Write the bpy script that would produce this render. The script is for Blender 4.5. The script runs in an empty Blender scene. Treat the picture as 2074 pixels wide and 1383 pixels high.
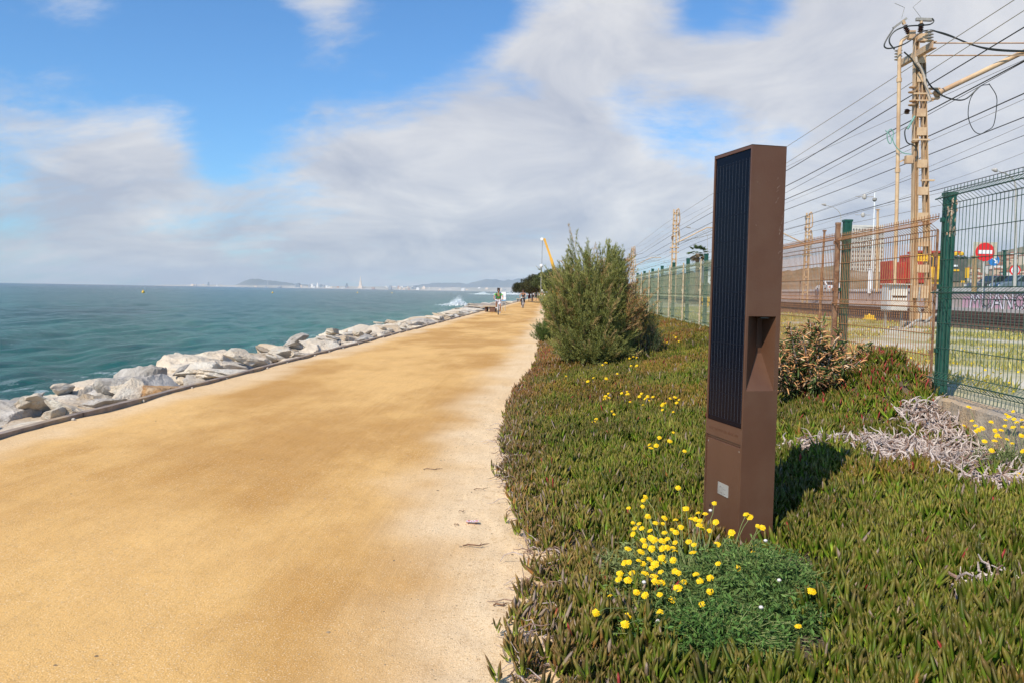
import bpy, bmesh, math, random
import numpy as np
from mathutils import Vector, Matrix, Quaternion
random.seed(7); RNG = np.random.default_rng(11)
SC = bpy.context.scene; COL = SC.collection
R_ = math.radians

# ---------------------------------------------------------------- camera
F = 1659.0; CX, CY = 1037.0, 691.5; SL = .0178; H0 = 590.0
def _ray(u, v): return np.array([(u-CX)/F, -(v-CY)/F, -1.0])
def _hy(u): return H0 + SL*(u-CX)
_Y = _ray(1125, _hy(1125)); _Y /= np.linalg.norm(_Y)
_Z = np.cross(_ray(2074, _hy(2074)), _ray(0, _hy(0))); _Z /= np.linalg.norm(_Z)
if _Z[1] < 0: _Z = -_Z
_X = np.cross(_Y, _Z)
RM = np.stack([_X, _Y, _Z])
CAM = np.array([0, 0, 1.6])
cd = bpy.data.cameras.new('camera'); cam = bpy.data.objects.new('camera', cd); COL.objects.link(cam)
cd.sensor_width = 36; cd.lens = 36*F/2074; cd.clip_start = .05; cd.clip_end = 120000
M4 = Matrix.Identity(4)
for i in range(3):
    for j in range(3): M4[i][j] = RM[i][j]
    M4[i][3] = CAM[i]
cam.matrix_world = M4
SC.camera = cam
def P(u, v, Y=None, z=None, X=None):          # real-world point seen at a photo pixel, at a known distance
    d = RM @ _ray(u, v)
    t = Y/d[1] if Y is not None else ((z-1.6)/d[2] if z is not None else X/d[0])
    return CAM + d*t

# ---------------------------------------------------------------- world, sun, exposure
SUN = Vector((-.53, -.85, 1.02)).normalized()
SC.view_settings.view_transform = 'Standard'; SC.view_settings.look = 'None'
SC.view_settings.exposure = 0.10; SC.view_settings.gamma = 1
SC.render.engine = 'CYCLES'
SC.cycles.use_denoising = True
try: SC.cycles.denoiser = 'OPENIMAGEDENOISE'
except Exception: pass
SC.cycles.max_bounces = 6; SC.cycles.diffuse_bounces = 2; SC.cycles.glossy_bounces = 2
SC.cycles.transparent_max_bounces = 8; SC.cycles.volume_bounces = 0
SC.cycles.use_adaptive_sampling = True; SC.cycles.adaptive_threshold = .02

W = bpy.data.worlds.new('World'); SC.world = W; W.use_nodes = True
nt = W.node_tree; N = nt.nodes; Lk = nt.links; N.clear()
def nd(t, **k):
    n = N.new(t)
    for a, b in k.items(): setattr(n, a, b)
    return n
def mth(op, a, b=None, c=None, clamp=False):
    n = nd('ShaderNodeMath', operation=op, use_clamp=clamp)
    for i, x in enumerate((a, b, c)):
        if x is None: continue
        if isinstance(x, (int, float)): n.inputs[i].default_value = x
        else: Lk.new(x, n.inputs[i])
    return n.outputs[0]
sky = nd('ShaderNodeTexSky', sky_type='NISHITA', sun_disc=False)
sky.sun_elevation = math.asin(SUN.z); sky.sun_rotation = math.atan2(SUN.x, SUN.y)
sky.air_density = 1.0; sky.dust_density = .6; sky.ozone_density = 1.0
tc = nd('ShaderNodeTexCoord'); nrm = nd('ShaderNodeVectorMath', operation='NORMALIZE'); Lk.new(tc.outputs['Generated'], nrm.inputs[0])
sep = nd('ShaderNodeSeparateXYZ'); Lk.new(nrm.outputs[0], sep.inputs[0])
zz = mth("ADD", mth("MAXIMUM", sep.outputs[2], 0.0), .38)
cmb = nd('ShaderNodeCombineXYZ'); Lk.new(mth('DIVIDE', sep.outputs[0], zz), cmb.inputs[0]); Lk.new(mth('DIVIDE', sep.outputs[1], zz), cmb.inputs[1])
def noise(vec, scale, detail, rough, dist=0, off=(0,0,0), st=(1,1,1)):
    mp = nd('ShaderNodeMapping'); mp.inputs['Location'].default_value = off; mp.inputs['Scale'].default_value = st
    Lk.new(vec, mp.inputs[0])
    n = nd('ShaderNodeTexNoise'); Lk.new(mp.outputs[0], n.inputs['Vector'])
    n.inputs['Scale'].default_value = scale; n.inputs['Detail'].default_value = detail
    n.inputs['Roughness'].default_value = rough; n.inputs['Distortion'].default_value = dist
    return n.outputs[0]
nA = noise(cmb.outputs[0], 1.25, 10, .56, .35, (3.1, 1.7, 0), (1, 1.35, 1))
nB = noise(cmb.outputs[0], 5.2, 12, .66, .2, (7.3, .4, 2), (.8, 1.4, 1))
# where the cloud banks and the blue openings stand in the sky: (photo u, v, angular radius deg, weight)
BLOBS = [(750,330,6,.26),(950,300,6,.26),(1200,330,7,.24),(1000,450,9,.24),(650,400,7,.22),(1350,420,7,.24),(1130,80,4,.34),(1290,110,4.5,.30),(1500,130,4.5,.27),(1720,100,8,.28),
         (1800,250,8,.26),(1900,450,8,.34),(1650,400,5,.24),(350,430,7,.20),(200,490,7,.14),(90,265,4,.24),(260,270,3.6,.24),(390,295,2.6,.2),(160,25,4,.26),(660,40,3.2,.30),(1990,60,8,.26),
         (250,140,5.5,-.30),(550,160,5.5,-.36),(800,120,5,-.38),(930,50,3.5,-.26),(400,100,5,-.28),(1350,232,2.8,-.27),(1250,195,2,-.22),(1480,262,2.6,-.27),(1430,18,2,-.36),
         (1545,38,1.8,-.30),(440,325,1.8,-.24),(1610,285,2.2,-.30),(60,150,4,-.26),(60,370,3,-.04),(40,500,6,.05),(1060,170,1.8,-.22)]
acc = None
BL = [(RM @ _ray(u, v), rad, w) for (u, v, rad, w) in BLOBS] + [(np.array(SUN), 52, -.55), (np.array([.9, -.6, .7]), 40, -.40), (np.array([0, .1, 1.]), 26, -.35)]  # last three: unseen clear sky added to weaken the ambient light
for (d, rad, w) in BL:
    d = d/np.linalg.norm(d)
    vm = nd('ShaderNodeVectorMath', operation='DOT_PRODUCT'); Lk.new(nrm.outputs[0], vm.inputs[0]); vm.inputs[1].default_value = tuple(d)
    k = 1.0/(1-math.cos(R_(rad)))
    g = mth('EXPONENT', mth('MULTIPLY', mth('SUBTRACT', vm.outputs['Value'], 1.0), k))
    t = mth('MULTIPLY', g, w); acc = t if acc is None else mth('ADD', acc, t)
cov = mth('ADD', mth('MULTIPLY', nA, 1.0), mth('MULTIPLY', mth("SUBTRACT", nB, .5), .75))
cov = mth('ADD', cov, acc)
mr = nd('ShaderNodeMapRange', interpolation_type='SMOOTHSTEP'); Lk.new(cov, mr.inputs[0])
mr.inputs[1].default_value = .43; mr.inputs[2].default_value = .84
# cloud tone: bright tops and grey bases
nC = noise(cmb.outputs[0], 2.6, 12, .60, .6, (1.3, 9.1, 4), (1, 1.15, 1))
mr2 = nd('ShaderNodeMapRange'); Lk.new(mth('ADD', mth('MULTIPLY', nC, 1.0), mth('MULTIPLY', mth('MULTIPLY', sep.outputs[2], .5), 1.0)), mr2.inputs[0])
mr2.inputs[1].default_value = .40; mr2.inputs[2].default_value = .74
cr = nd('ShaderNodeMix', data_type='RGBA'); Lk.new(mr2.outputs[0], cr.inputs[0])
cr.inputs[6].default_value = (4.7, 5.0, 5.9, 1); cr.inputs[7].default_value = (8.2, 8.1, 8.1, 1)
skc = nd('ShaderNodeMix', data_type='RGBA', blend_type='MULTIPLY'); skc.inputs[0].default_value = 1
Lk.new(sky.outputs[0], skc.inputs[6]); skc.inputs[7].default_value = (.70, 1.20, 1.66, 1)
mx = nd('ShaderNodeMix', data_type='RGBA'); Lk.new(mth('MULTIPLY', mr.outputs[0], .93), mx.inputs[0]); Lk.new(skc.outputs[2], mx.inputs[6]); Lk.new(cr.outputs[2], mx.inputs[7])
bg = nd('ShaderNodeBackground'); Lk.new(mx.outputs[2], bg.inputs[0]); bg.inputs[1].default_value = .095
out = nd('ShaderNodeOutputWorld'); Lk.new(bg.outputs[0], out.inputs[0])
sl = bpy.data.lights.new('sun', 'SUN'); sl.energy = 4.7; sl.angle = R_(.53); sl.color = (1, .915, .78)
so = bpy.data.objects.new('sun', sl); COL.objects.link(so); so.rotation_mode = 'QUATERNION'
so.rotation_quaternion = SUN.to_track_quat('Z', 'Y'); so.location = (-20, -30, 40)

# ---------------------------------------------------------------- materials
MATS = {}
def mat(name, c1, c2=None, scale=8, rough=.7, bump=0, bscale=None, metal=0, c3=None, s3=1.2, spec=.5, stretch=(1,1,1), lo=.38, hi=.62, coords='Object', vcol=False, bdist=.02):
    if name in MATS: return MATS[name]
    m = bpy.data.materials.new(name); m.use_nodes = True; MATS[name] = m
    t = m.node_tree; n = t.nodes; l = t.links; b = n['Principled BSDF']
    b.inputs['Roughness'].default_value = rough; b.inputs['Metallic'].default_value = metal
    b.inputs['Specular IOR Level'].default_value = spec
    tcn = n.new('ShaderNodeTexCoord'); mp = n.new('ShaderNodeMapping'); mp.inputs['Scale'].default_value = stretch
    l.new(tcn.outputs[coords], mp.inputs[0]); vec = mp.outputs[0]
    def ns(s, d=6):
        x = n.new('ShaderNodeTexNoise'); l.new(vec, x.inputs['Vector']); x.inputs['Scale'].default_value = s; x.inputs['Detail'].default_value = d; x.inputs['Roughness'].default_value = .6; return x.outputs[0]
    def rng(x, a, z):
        r = n.new('ShaderNodeMapRange'); l.new(x, r.inputs[0]); r.inputs[1].default_value = a; r.inputs[2].default_value = z; return r.outputs[0]
    def mix(f, a, z, bt='MIX'):
        x = n.new('ShaderNodeMix'); x.data_type = 'RGBA'; x.blend_type = bt
        if isinstance(f, float): x.inputs[0].default_value = f
        else: l.new(f, x.inputs[0])
        for i, c in ((6, a), (7, z)):
            if isinstance(c, tuple): x.inputs[i].default_value = c+(1,) if len(c) == 3 else c
            else: l.new(c, x.inputs[i])
        return x.outputs[2]
    col = c1
    if vcol:
        at = n.new('ShaderNodeAttribute'); at.attribute_name = 'Col'; col = at.outputs['Color']
        if c2 is not None: col = mix(rng(ns(scale), lo, hi), col, mix(1.0, col, c2, 'MULTIPLY'))
    elif c2 is not None: col = mix(rng(ns(scale), lo, hi), c1, c2)
    if c3 is not None: col = mix(rng(ns(s3, 4), .45, .65), col, c3)
    if isinstance(col, tuple): b.inputs['Base Color'].default_value = col+(1,)
    else: l.new(col, b.inputs['Base Color'])
    if bump:
        bp = n.new('ShaderNodeBump'); bp.inputs['Strength'].default_value = bump; bp.inputs['Distance'].default_value = bdist
        l.new(ns(bscale or scale*3, 5), bp.inputs['Height']); l.new(bp.outputs[0], b.inputs['Normal'])
    return m

# ---------------------------------------------------------------- object helpers
def link(o, parent=None):
    COL.objects.link(o)
    if parent is not None: o.parent = parent
    return o
def tag(o, label=None, cat=None, group=None, kind=None):
    if label: o['label'] = label
    if cat: o['category'] = cat
    if group: o['group'] = group
    if kind: o['kind'] = kind
    return o
def thing(name, label, cat, loc=(0,0,0), rz=0, group=None):
    o = bpy.data.objects.new(name, None); COL.objects.link(o); o.location = tuple(float(a) for a in loc); o.rotation_euler = (0,0,rz)
    o.empty_display_size = .2
    return tag(o, label, cat, group)
def kids(o): return [c for c in bpy.data.objects if c.parent == o]
def copy_tree(o, loc=None, rz=None, label=None, sc=None, parent=None):
    c = o.copy(); COL.objects.link(c); c.parent = parent
    if loc is not None: c.location = tuple(float(a) for a in loc)
    if rz is not None: c.rotation_euler = (0,0,rz)
    if sc is not None: c.scale = (sc, sc, sc) if isinstance(sc, (int, float)) else sc
    if label: c['label'] = label
    for k in kids(o): copy_tree(k, parent=c)
    return c
class MB:
    def __init__(s): s.v = []; s.f = []; s.m = []; s.cm = 0
    def quad(s, *p):
        n = len(s.v); s.v += [tuple(map(float, q)) for q in p]; s.f.append(tuple(range(n, n+len(p)))); s.m.append(s.cm); return s
    def box(s, c, d, rz=0, rot=None, taper=1):
        c = Vector(c); n = len(s.v); rot = rot or Matrix.Rotation(rz, 3, 'Z')
        for k in (-.5, .5):
            for (i, j) in ((-.5,-.5),(.5,-.5),(.5,.5),(-.5,.5)):
                tp = taper if k > 0 else 1
                s.v.append(tuple(c + rot @ Vector((i*d[0]*tp, j*d[1]*tp, k*d[2]))))
        for f in ((0,3,2,1),(4,5,6,7),(0,1,5,4),(1,2,6,5),(2,3,7,6),(3,0,4,7)): s.f.append(tuple(n+a for a in f)); s.m.append(s.cm)
        return s
    def bar(s, a, b, w, h=None):              # square bar from a to b
        a = Vector(a); b = Vector(b); d = b-a; h = h or w
        q = d.to_track_quat('Z', 'Y').to_matrix()
        return s.box((a+b)/2, (w, h, d.length), rot=q)
    def tube(s, pts, r, n=6, cap=True):
        pts = [Vector(tuple(map(float, p))) for p in pts]; base = len(s.v); m = len(pts)
        rr = r if isinstance(r, (list, tuple)) else [r]*m
        up = None
        for i, p in enumerate(pts):
            t = (pts[min(i+1, m-1)] - pts[max(i-1, 0)])
            if t.length < 1e-9: t = Vector((0,0,1))
            t.normalize()
            if up is None:
                up = t.cross(Vector((0,0,1)))
                if up.length < .1: up = t.cross(Vector((0,1,0)))
            up = (up - t*up.dot(t)); 
            if up.length < 1e-6: up = t.orthogonal()
            up.normalize(); sd = t.cross(up)
            for k in range(n):
                a = 2*math.pi*k/n; s.v.append(tuple(p + (up*math.cos(a)+sd*math.sin(a))*rr[i]))
        for i in range(m-1):
            for k in range(n):
                s.f.append((base+i*n+k, base+i*n+(k+1)%n, base+(i+1)*n+(k+1)%n, base+(i+1)*n+k)); s.m.append(s.cm)
        if cap:
            s.f.append(tuple(base+k for k in reversed(range(n)))); s.m.append(s.cm)
            s.f.append(tuple(base+(m-1)*n+k for k in range(n))); s.m.append(s.cm)
        return s
    def lathe(s, c, prof, n=16, axis='Z', sx=1, sy=1):
        c = Vector(c); base = len(s.v); m = len(prof)
        for (r, z) in prof:
            for k in range(n):
                a = 2*math.pi*k/n; x = r*math.cos(a)*sx; y = r*math.sin(a)*sy
                p = {'Z': (x, y, z), 'X': (z, x, y), 'Y': (x, z, y)}[axis]
                s.v.append(tuple(c+Vector(p)))
        for i in range(m-1):
            for k in range(n):
                f = (base+i*n+k, base+i*n+(k+1)%n, base+(i+1)*n+(k+1)%n, base+(i+1)*n+k)
                s.f.append(f[::-1] if axis == 'Y' else f); s.m.append(s.cm)
        s.f.append(tuple(base+k for k in (range(n) if axis == 'Y' else reversed(range(n))))); s.m.append(s.cm)
        s.f.append(tuple(base+(m-1)*n+k for k in (reversed(range(n)) if axis == 'Y' else range(n)))); s.m.append(s.cm)
        return s
    def prism(s, poly, y0, y1, plane='XZ'):    # polygon (a,b) extruded along the third axis
        n = len(poly); b = len(s.v)
        for y in (y0, y1):
            for (p, q) in poly:
                s.v.append({'XZ': (p, y, q), 'XY': (p, q, y), 'YZ': (y, p, q)}[plane])
        s.f.append(tuple(b+i for i in range(n))); s.m.append(s.cm); s.f.append(tuple(b+n+i for i in reversed(range(n)))); s.m.append(s.cm)
        for i in range(n):
            j = (i+1) % n; s.f.append((b+j, b+i, b+n+i, b+n+j)); s.m.append(s.cm)
        return s
    def build(s, name, mats, parent=None, smooth=False, bevel=0, loc=None, rz=None):
        me = bpy.data.meshes.new(name); me.from_pydata(s.v, [], s.f)
        for m in (mats if isinstance(mats, (list, tuple)) else [mats]): me.materials.append(m)
        if any(s.m): me.polygons.foreach_set('material_index', s.m)
        bm = bmesh.new(); bm.from_mesh(me); bmesh.ops.recalc_face_normals(bm, faces=bm.faces); bm.to_mesh(me); bm.free()
        if smooth: me.shade_smooth(); me.set_sharp_from_angle(angle=R_(42))
        me.update()
        o = bpy.data.objects.new(name, me); link(o, parent)
        if loc is not None: o.location = tuple(float(a) for a in loc)
        if rz is not None: o.rotation_euler = (0,0,rz)
        if bevel:
            b = o.modifiers.new('bevel', 'BEVEL'); b.width = bevel; b.segments = 2; b.limit_method = 'ANGLE'
        return o
def np_mesh(name, V, Fs, mats, parent=None, colors=None, smooth=False, mi=None):
    me = bpy.data.meshes.new(name); V = np.ascontiguousarray(V, dtype=np.float32)
    me.vertices.add(len(V)); me.vertices.foreach_set('co', V.ravel())
    Fs = [np.asarray(f, dtype=np.int32) for f in Fs if len(f)]
    nl = sum(f.size for f in Fs); npoly = sum(len(f) for f in Fs)
    me.loops.add(nl); me.loops.foreach_set('vertex_index', np.concatenate([f.ravel() for f in Fs]))
    me.polygons.add(npoly)
    tot = np.concatenate([np.full(len(f), f.shape[1], np.int32) for f in Fs])
    st = np.concatenate([[0], np.cumsum(tot)[:-1]]).astype(np.int32)
    me.polygons.foreach_set('loop_start', st)
    for m in (mats if isinstance(mats, (list, tuple)) else [mats]): me.materials.append(m)
    if mi is not None: me.polygons.foreach_set('material_index', np.asarray(mi, np.int32))
    me.update(calc_edges=True)
    if colors is not None:
        a = me.color_attributes.new('Col', 'FLOAT_COLOR', 'POINT')
        c = np.ones((len(V), 4), np.float32); c[:, :3] = colors; a.data.foreach_set('color', c.ravel())
    if smooth: me.polygons.foreach_set('use_smooth', np.ones(npoly, bool))
    o = bpy.data.objects.new(name, me); link(o, parent); return o
def unit(a): return a/np.maximum(np.linalg.norm(a, axis=-1, keepdims=True), 1e-9)
def fleshy(P0, D, L, Wd, up, cb, cm, ct):
    """three-sided pointed succulent leaves; returns verts, faces, colours"""
    n = len(P0); D = unit(D); rnd = RNG.normal(size=(n, 3)); S = unit(np.cross(D, rnd)); T = np.cross(D, S)
    V = np.zeros((n, 10, 3)); C = np.zeros((n, 10, 3)); k = 0
    for t, w, c in ((0, .5, cb), (.42, 1.0, cm), (.8, .72, ct)):
        cen = P0 + D*(t*L)[:, None] + np.array([0, 0, 1.])*(up*t*t*L)[:, None]
        for a in (0, 2.094, 4.189):
            V[:, k] = cen + (S*math.cos(a)+T*math.sin(a))*(Wd*w*.5)[:, None]; C[:, k] = c; k += 1
    V[:, 9] = P0 + D*L[:, None] + np.array([0, 0, 1.])*(up*L)[:, None]; C[:, 9] = ct
    q = np.array([[a*3+i, a*3+(i+1)%3, (a+1)*3+(i+1)%3, (a+1)*3+i] for a in (0, 1) for i in range(3)]); t3 = np.array([[6+i, 6+(i+1)%3, 9] for i in range(3)])
    o = (np.arange(n)*10)[:, None, None]
    return V.reshape(-1, 3), (q[None]+o).reshape(-1, 4), (t3[None]+o).reshape(-1, 3), C.reshape(-1, 3)
def blades(P0, D, L, Wd, col, side=None, bend=0.0, tipcol=None):
    """thin folded leaf blades (4 verts, two tris folded along the midrib)"""
    n = len(P0); D = unit(D); side = unit(np.cross(D, RNG.normal(size=(n, 3)))) if side is None else side
    nn = np.cross(D, side)
    V = np.zeros((n, 4, 3)); V[:, 0] = P0; V[:, 1] = P0 + D*(L*.5)[:, None] + side*(Wd*.5)[:, None] + nn*(Wd*.18)[:, None]
    V[:, 2] = P0 + D*L[:, None] - np.array([0,0,1.])*(bend*L)[:, None] if np.ndim(bend) else P0 + D*L[:, None] - np.array([0,0,1.])*(bend*L)[:, None]
    V[:, 3] = P0 + D*(L*.5)[:, None] - side*(Wd*.5)[:, None] + nn*(Wd*.18)[:, None]
    o = (np.arange(n)*4)[:, None]
    Fq = np.concatenate([np.array([[0, 1, 2]])+o, np.array([[0, 2, 3]])+o])
    C = np.repeat(col[:, None, :], 4, 1)
    if tipcol is not None: C[:, 2] = tipcol
    return V.reshape(-1, 3), Fq, C.reshape(-1, 3)
def smooth01(x): x = np.clip(x, 0, 1); return x*x*(3-2*x)
def vnoise(x, y, seed=0):
    """cheap smooth 2-D noise in 0..1"""
    r = np.random.default_rng(seed); tab = r.random((64, 64))
    xi = np.floor(x).astype(int); yi = np.floor(y).astype(int); fx = smooth01(x-xi); fy = smooth01(y-yi)
    g = lambda a, b: tab[a % 64, b % 64]
    return (g(xi, yi)*(1-fx)+g(xi+1, yi)*fx)*(1-fy) + (g(xi, yi+1)*(1-fx)+g(xi+1, yi+1)*fx)*fy
# ================================================================ terrain
EY = [-3, 1, 3.26, 3.9, 4.84, 5.6, 6.9, 8.4, 10.1, 12.5, 16.6, 20, 24.3, 45, 80, 200]
EX = [0, -.02, -.12, -.13, -.08, -.18, -.39, -.50, -.57, -.60, -.44, -.36, -.42, -.5, -.9, -1.1]
def edge_x(y):
    y = np.asarray(y, float)
    return np.interp(y, EY, EX) + .07*(vnoise(y*2.1, y*0+3.3, 5)-.5) + .05*(vnoise(y*5.7, y*0+1.3, 6)-.5)
def bed_h(x, y):
    x = np.asarray(x, float); y = np.asarray(y, float); e = edge_x(y)
    s = np.clip((x-e)/(4-e), 0, 1.2); top = np.interp(y, [3, 8, 14, 22], [.34, .40, .52, .64])
    h = top*s**1.25*smooth01((x-e)/.25 + .0)
    h += .50*np.exp(-((x-3.72)/.55)**2 - ((y-9.45)/.75)**2)
    h += .10*np.exp(-((x-3.2)/.8)**2 - ((y-19)/3)**2)
    h += .05*(vnoise(x*1.3, y*1.1, 8)-.5)*smooth01((x-e)/.6)
    h -= .085*np.exp(-((x-1.25)/.33)**2 - ((y-4.95)/.5)**2)
    h -= .22*np.exp(-((x-3.7)/.5)**2 - ((y-7.2)/1.0)**2)
    return h
def hit_bed(u, v, lift=0.0):
    d = RM @ _ray(u, v); ts = np.linspace(2, 40, 1600); X = CAM[0]+d[0]*ts; Yv = CAM[1]+d[1]*ts; Zv = CAM[2]+d[2]*ts
    f = Zv - bed_h(X, Yv) - lift; i = int(np.argmax(f < 0)); 
    return np.array([X[i], Yv[i], Zv[i]-lift])
def grid(name, xs, ys, hf, m, colf=None, skip=None, smooth=True):
    X, Yg = np.meshgrid(xs, ys); Z = hf(X, Yg); V = np.stack([X, Yg, Z], -1).reshape(-1, 3)
    nx, ny = len(xs), len(ys); i = np.arange(nx*ny).reshape(ny, nx)
    Fq = np.stack([i[:-1, :-1], i[:-1, 1:], i[1:, 1:], i[1:, :-1]], -1).reshape(-1, 4)
    return np_mesh(name, V, [Fq], m, colors=colf(V) if colf else None, smooth=smooth)

# sand path -----------------------------------------------------------------
m = mat('sand', (.62,.34,.115), (.76,.46,.19), scale=.9, rough=.95, bump=.5, bscale=150, bdist=.006, spec=.15)
t = m.node_tree; n = t.nodes; l = t.links; b = n['Principled BSDF']
n2 = n.new; geo = n2('ShaderNodeNewGeometry')
def sn(scale, det=5, st=(1,1,1), rough=.55):
    mp = n2('ShaderNodeMapping'); mp.inputs['Scale'].default_value = st; l.new(geo.outputs['Position'], mp.inputs[0])
    x = n2('ShaderNodeTexNoise'); l.new(mp.outputs[0], x.inputs['Vector']); x.inputs['Scale'].default_value = scale; x.inputs['Detail'].default_value = det; x.inputs['Roughness'].default_value = rough; return x.outputs[0]
def rg(x, a, z, t0=0, t1=1):
    r = n2('ShaderNodeMapRange'); r.interpolation_type = 'SMOOTHSTEP'; l.new(x, r.inputs[0]); r.inputs[1].default_value = a; r.inputs[2].default_value = z; r.inputs[3].default_value = t0; r.inputs[4].default_value = t1; return r.outputs[0]
def mxc(f, a, z, bt='MIX'):
    x = n2('ShaderNodeMix'); x.data_type = 'RGBA'; x.blend_type = bt
    if isinstance(f, float): x.inputs[0].default_value = f
    else: l.new(f, x.inputs[0])
    for i, c in ((6, a), (7, z)):
        if isinstance(c, tuple): x.inputs[i].default_value = c+(1,)
        else: l.new(c, x.inputs[i])
    return x.outputs[2]
def mt(op, a, bb):
    x = n2('ShaderNodeMath'); x.operation = op
    for i, c in enumerate((a, bb)):
        if isinstance(c, (int, float)): x.inputs[i].default_value = c
        else: l.new(c, x.inputs[i])
    return x.outputs[0]
at = n2('ShaderNodeAttribute'); at.attribute_name = 'Col'; sp = n2('ShaderNodeSeparateXYZ'); l.new(at.outputs['Vector'], sp.inputs[0])
base = mxc(rg(sn(.42, 6, (1, .42, 1), .62), .40, .60), (.50,.255,.066), (.74,.44,.155))      # damp ochre bands and dry zones
base = mxc(rg(sn(2.3, 6, (1.0, .6, 1)), .35, .7, 0, .35), base, (.60,.34,.12))
base = mxc(sp.outputs[0], base, (.79,.575,.345))                                           # pale gravelly margins
base = mxc(rg(sn(9, 6, (1, .8, 1), .7), .52, .70, 0, .32), base, (.46,.26,.09)); base = mxc(rg(sn(48, 3), .50, .70, 0, .42), base, (.46,.27,.11))
base = mxc(rg(sn(120, 2), .56, .70, 0, .55), base, (.92,.74,.50))
base = mxc(mt('MULTIPLY', rg(sn(95, 2), .64, .70), mt('ADD', mt('MULTIPLY', sp.outputs[0], .7), .08)), base, (.20,.15,.10))
l.new(base, b.inputs['Base Color'])
bpl = n2('ShaderNodeBump'); bpl.inputs['Distance'].default_value = .035; bpl.inputs['Strength'].default_value = .55; l.new(sn(3.2, 8, (1, .8, 1), .62), bpl.inputs['Height'])
bpt = n2('ShaderNodeBump'); bpt.inputs['Distance'].default_value = .012; bpt.inputs['Strength'].default_value = .5; l.new(sn(1.0, 4, (13, .3, 1), .6), bpt.inputs['Height']); l.new(bpl.outputs[0], bpt.inputs['Normal'])
bpg = n2('ShaderNodeBump'); bpg.inputs['Distance'].default_value = .006; bpg.inputs['Strength'].default_value = .8; l.new(sn(130, 3), bpg.inputs['Height']); l.new(bpt.outputs[0], bpg.inputs['Normal']); l.new(bpg.outputs[0], b.inputs['Normal'])
xs = np.concatenate([np.linspace(-5.62, -1.2, 60), np.linspace(-1.15, .6, 60)]); ys = np.concatenate([np.linspace(-3, 12, 200), np.geomspace(12.1, 190, 160)])
def path_h(x, y):
    h = .012*(vnoise(x*1.1, y*.7, 3)-.5)*np.minimum(1, 30/np.maximum(y, 1)) + .006*(vnoise(x*5, y*5, 4)-.5)
    g = smooth01((x-edge_x(y)+1.0)/1.0); h = h + g*.02*(vnoise(x*9, y*9, 9)-.45) + g*.012*(vnoise(x*22, y*22, 12)-.5)
    h = h + .05*smooth01((-5.1-x)/.5)*(vnoise(x*3, y*1.3, 14)-.35)*.6
    return h
def path_c(V):
    x, y = V[:, 0], V[:, 1]; e = np.interp(y, EY, EX)
    wob = .5*(vnoise(x*1.2, y*.9, 21)-.5)+.25*(vnoise(x*4, y*3, 22)-.5)
    g = 1.0*smooth01((x-e+1.15+wob)/1.0) + .75*smooth01((-4.75-x+wob)/.7)
    g = np.clip(g*(.72+.5*vnoise(x*2.7, y*2.2, 23)), 0, 1); c = np.zeros((len(V), 3)); c[:, 0] = g; return c
o = grid('path', xs, ys, path_h, m, path_c); tag(o, kind='structure')

# planted bed soil ------------------------------------------------------------
soil = mat('bed_soil', (.085,.06,.038), (.15,.105,.065), scale=14, rough=.95, bump=.6, bscale=60)
ss = np.linspace(-.06, 1, 70); ys2 = np.concatenate([np.linspace(-3, 14, 240), np.geomspace(14.1, 190, 90)])
S_, Yg = np.meshgrid(ss, ys2); Xg = edge_x(Yg)*(1-S_) + 4.06*S_
V = np.stack([Xg, Yg, bed_h(Xg, Yg)-.012*(S_ < 0)+.0], -1); V[..., 2] -= np.where(S_ <= 0, .03, 0)
i = np.arange(V.shape[0]*V.shape[1]).reshape(V.shape[:2])
Fq = np.stack([i[:-1, :-1], i[:-1, 1:], i[1:, 1:], i[1:, :-1]], -1).reshape(-1, 4)
o = np_mesh('planting_bed', V.reshape(-1, 3), [Fq], soil, smooth=True); tag(o, kind='structure')

# railway ground and the wide land sheet behind -------------------------------
verge = mat('verge_ground', (.27,.25,.075), (.42,.36,.15), scale=1.1, rough=.95, bump=.4, bscale=30, c3=(.60,.54,.44), s3=.30)
xs = np.linspace(4.06, 13.6, 60); ys = np.concatenate([np.linspace(-3, 60, 160), np.geomspace(61, 420, 40)])
o = grid('verge_ground', xs, ys, lambda x, y: .62+.05*(vnoise(x*.8, y*.5, 31)-.5)-.2*smooth01((4.5-x)/.45), verge); tag(o, kind='structure')
ballast = mat('track_ballast', (.10,.060,.038), (.19,.125,.085), scale=9, rough=.95, bump=.8, bscale=26, bdist=.04)
xs = np.linspace(13.6, 30, 40); ys = np.concatenate([np.linspace(-3, 100, 120), np.geomspace(102, 420, 30)])
o = grid('track_bed', xs, ys, lambda x, y: .60+.04*(vnoise(x*2, y*2, 32)-.5), ballast); tag(o, kind='structure')
land = mat('inland_ground', (.20,.17,.10), (.14,.15,.06), scale=.12, rough=.95, c3=(.30,.24,.16), s3=.02)
mb = MB()
mb.quad((30.3,-40,2.0),(30.3,420,2.0),(3000,1400,2.0),(3000,-40,2.0))
mb.quad((-5.55,190,-.05),(4.06,190,.6),(30.3,190,.6),(30.3,420,.6),(40,1400,.6),(-20,1400,-.05),(-12,420,-.05))
mb.quad((4.0,-40,.55),(30.3,-40,.55),(30.3,-2.9,.55),(4.0,-2.9,.55)); mb.quad((-5.62,-40,-.02),(4.0,-40,-.02),(4.0,-3,-.02),(-5.62,-3,-.02))
mb.quad((30.3,420,2.0),(30.3,1400,2.0),(3000,1400,2.0))
o = mb.build('inland_ground', land); tag(o, kind='structure')
road = mat('asphalt', (.055,.055,.055), (.09,.085,.08), scale=3, rough=.9)
mb = MB(); mb.quad((32.5,-30,2.004),(41,-30,2.004),(41,420,2.004),(32.5,420,2.004)); o = mb.build('road', road); tag(o, kind='structure')

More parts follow.
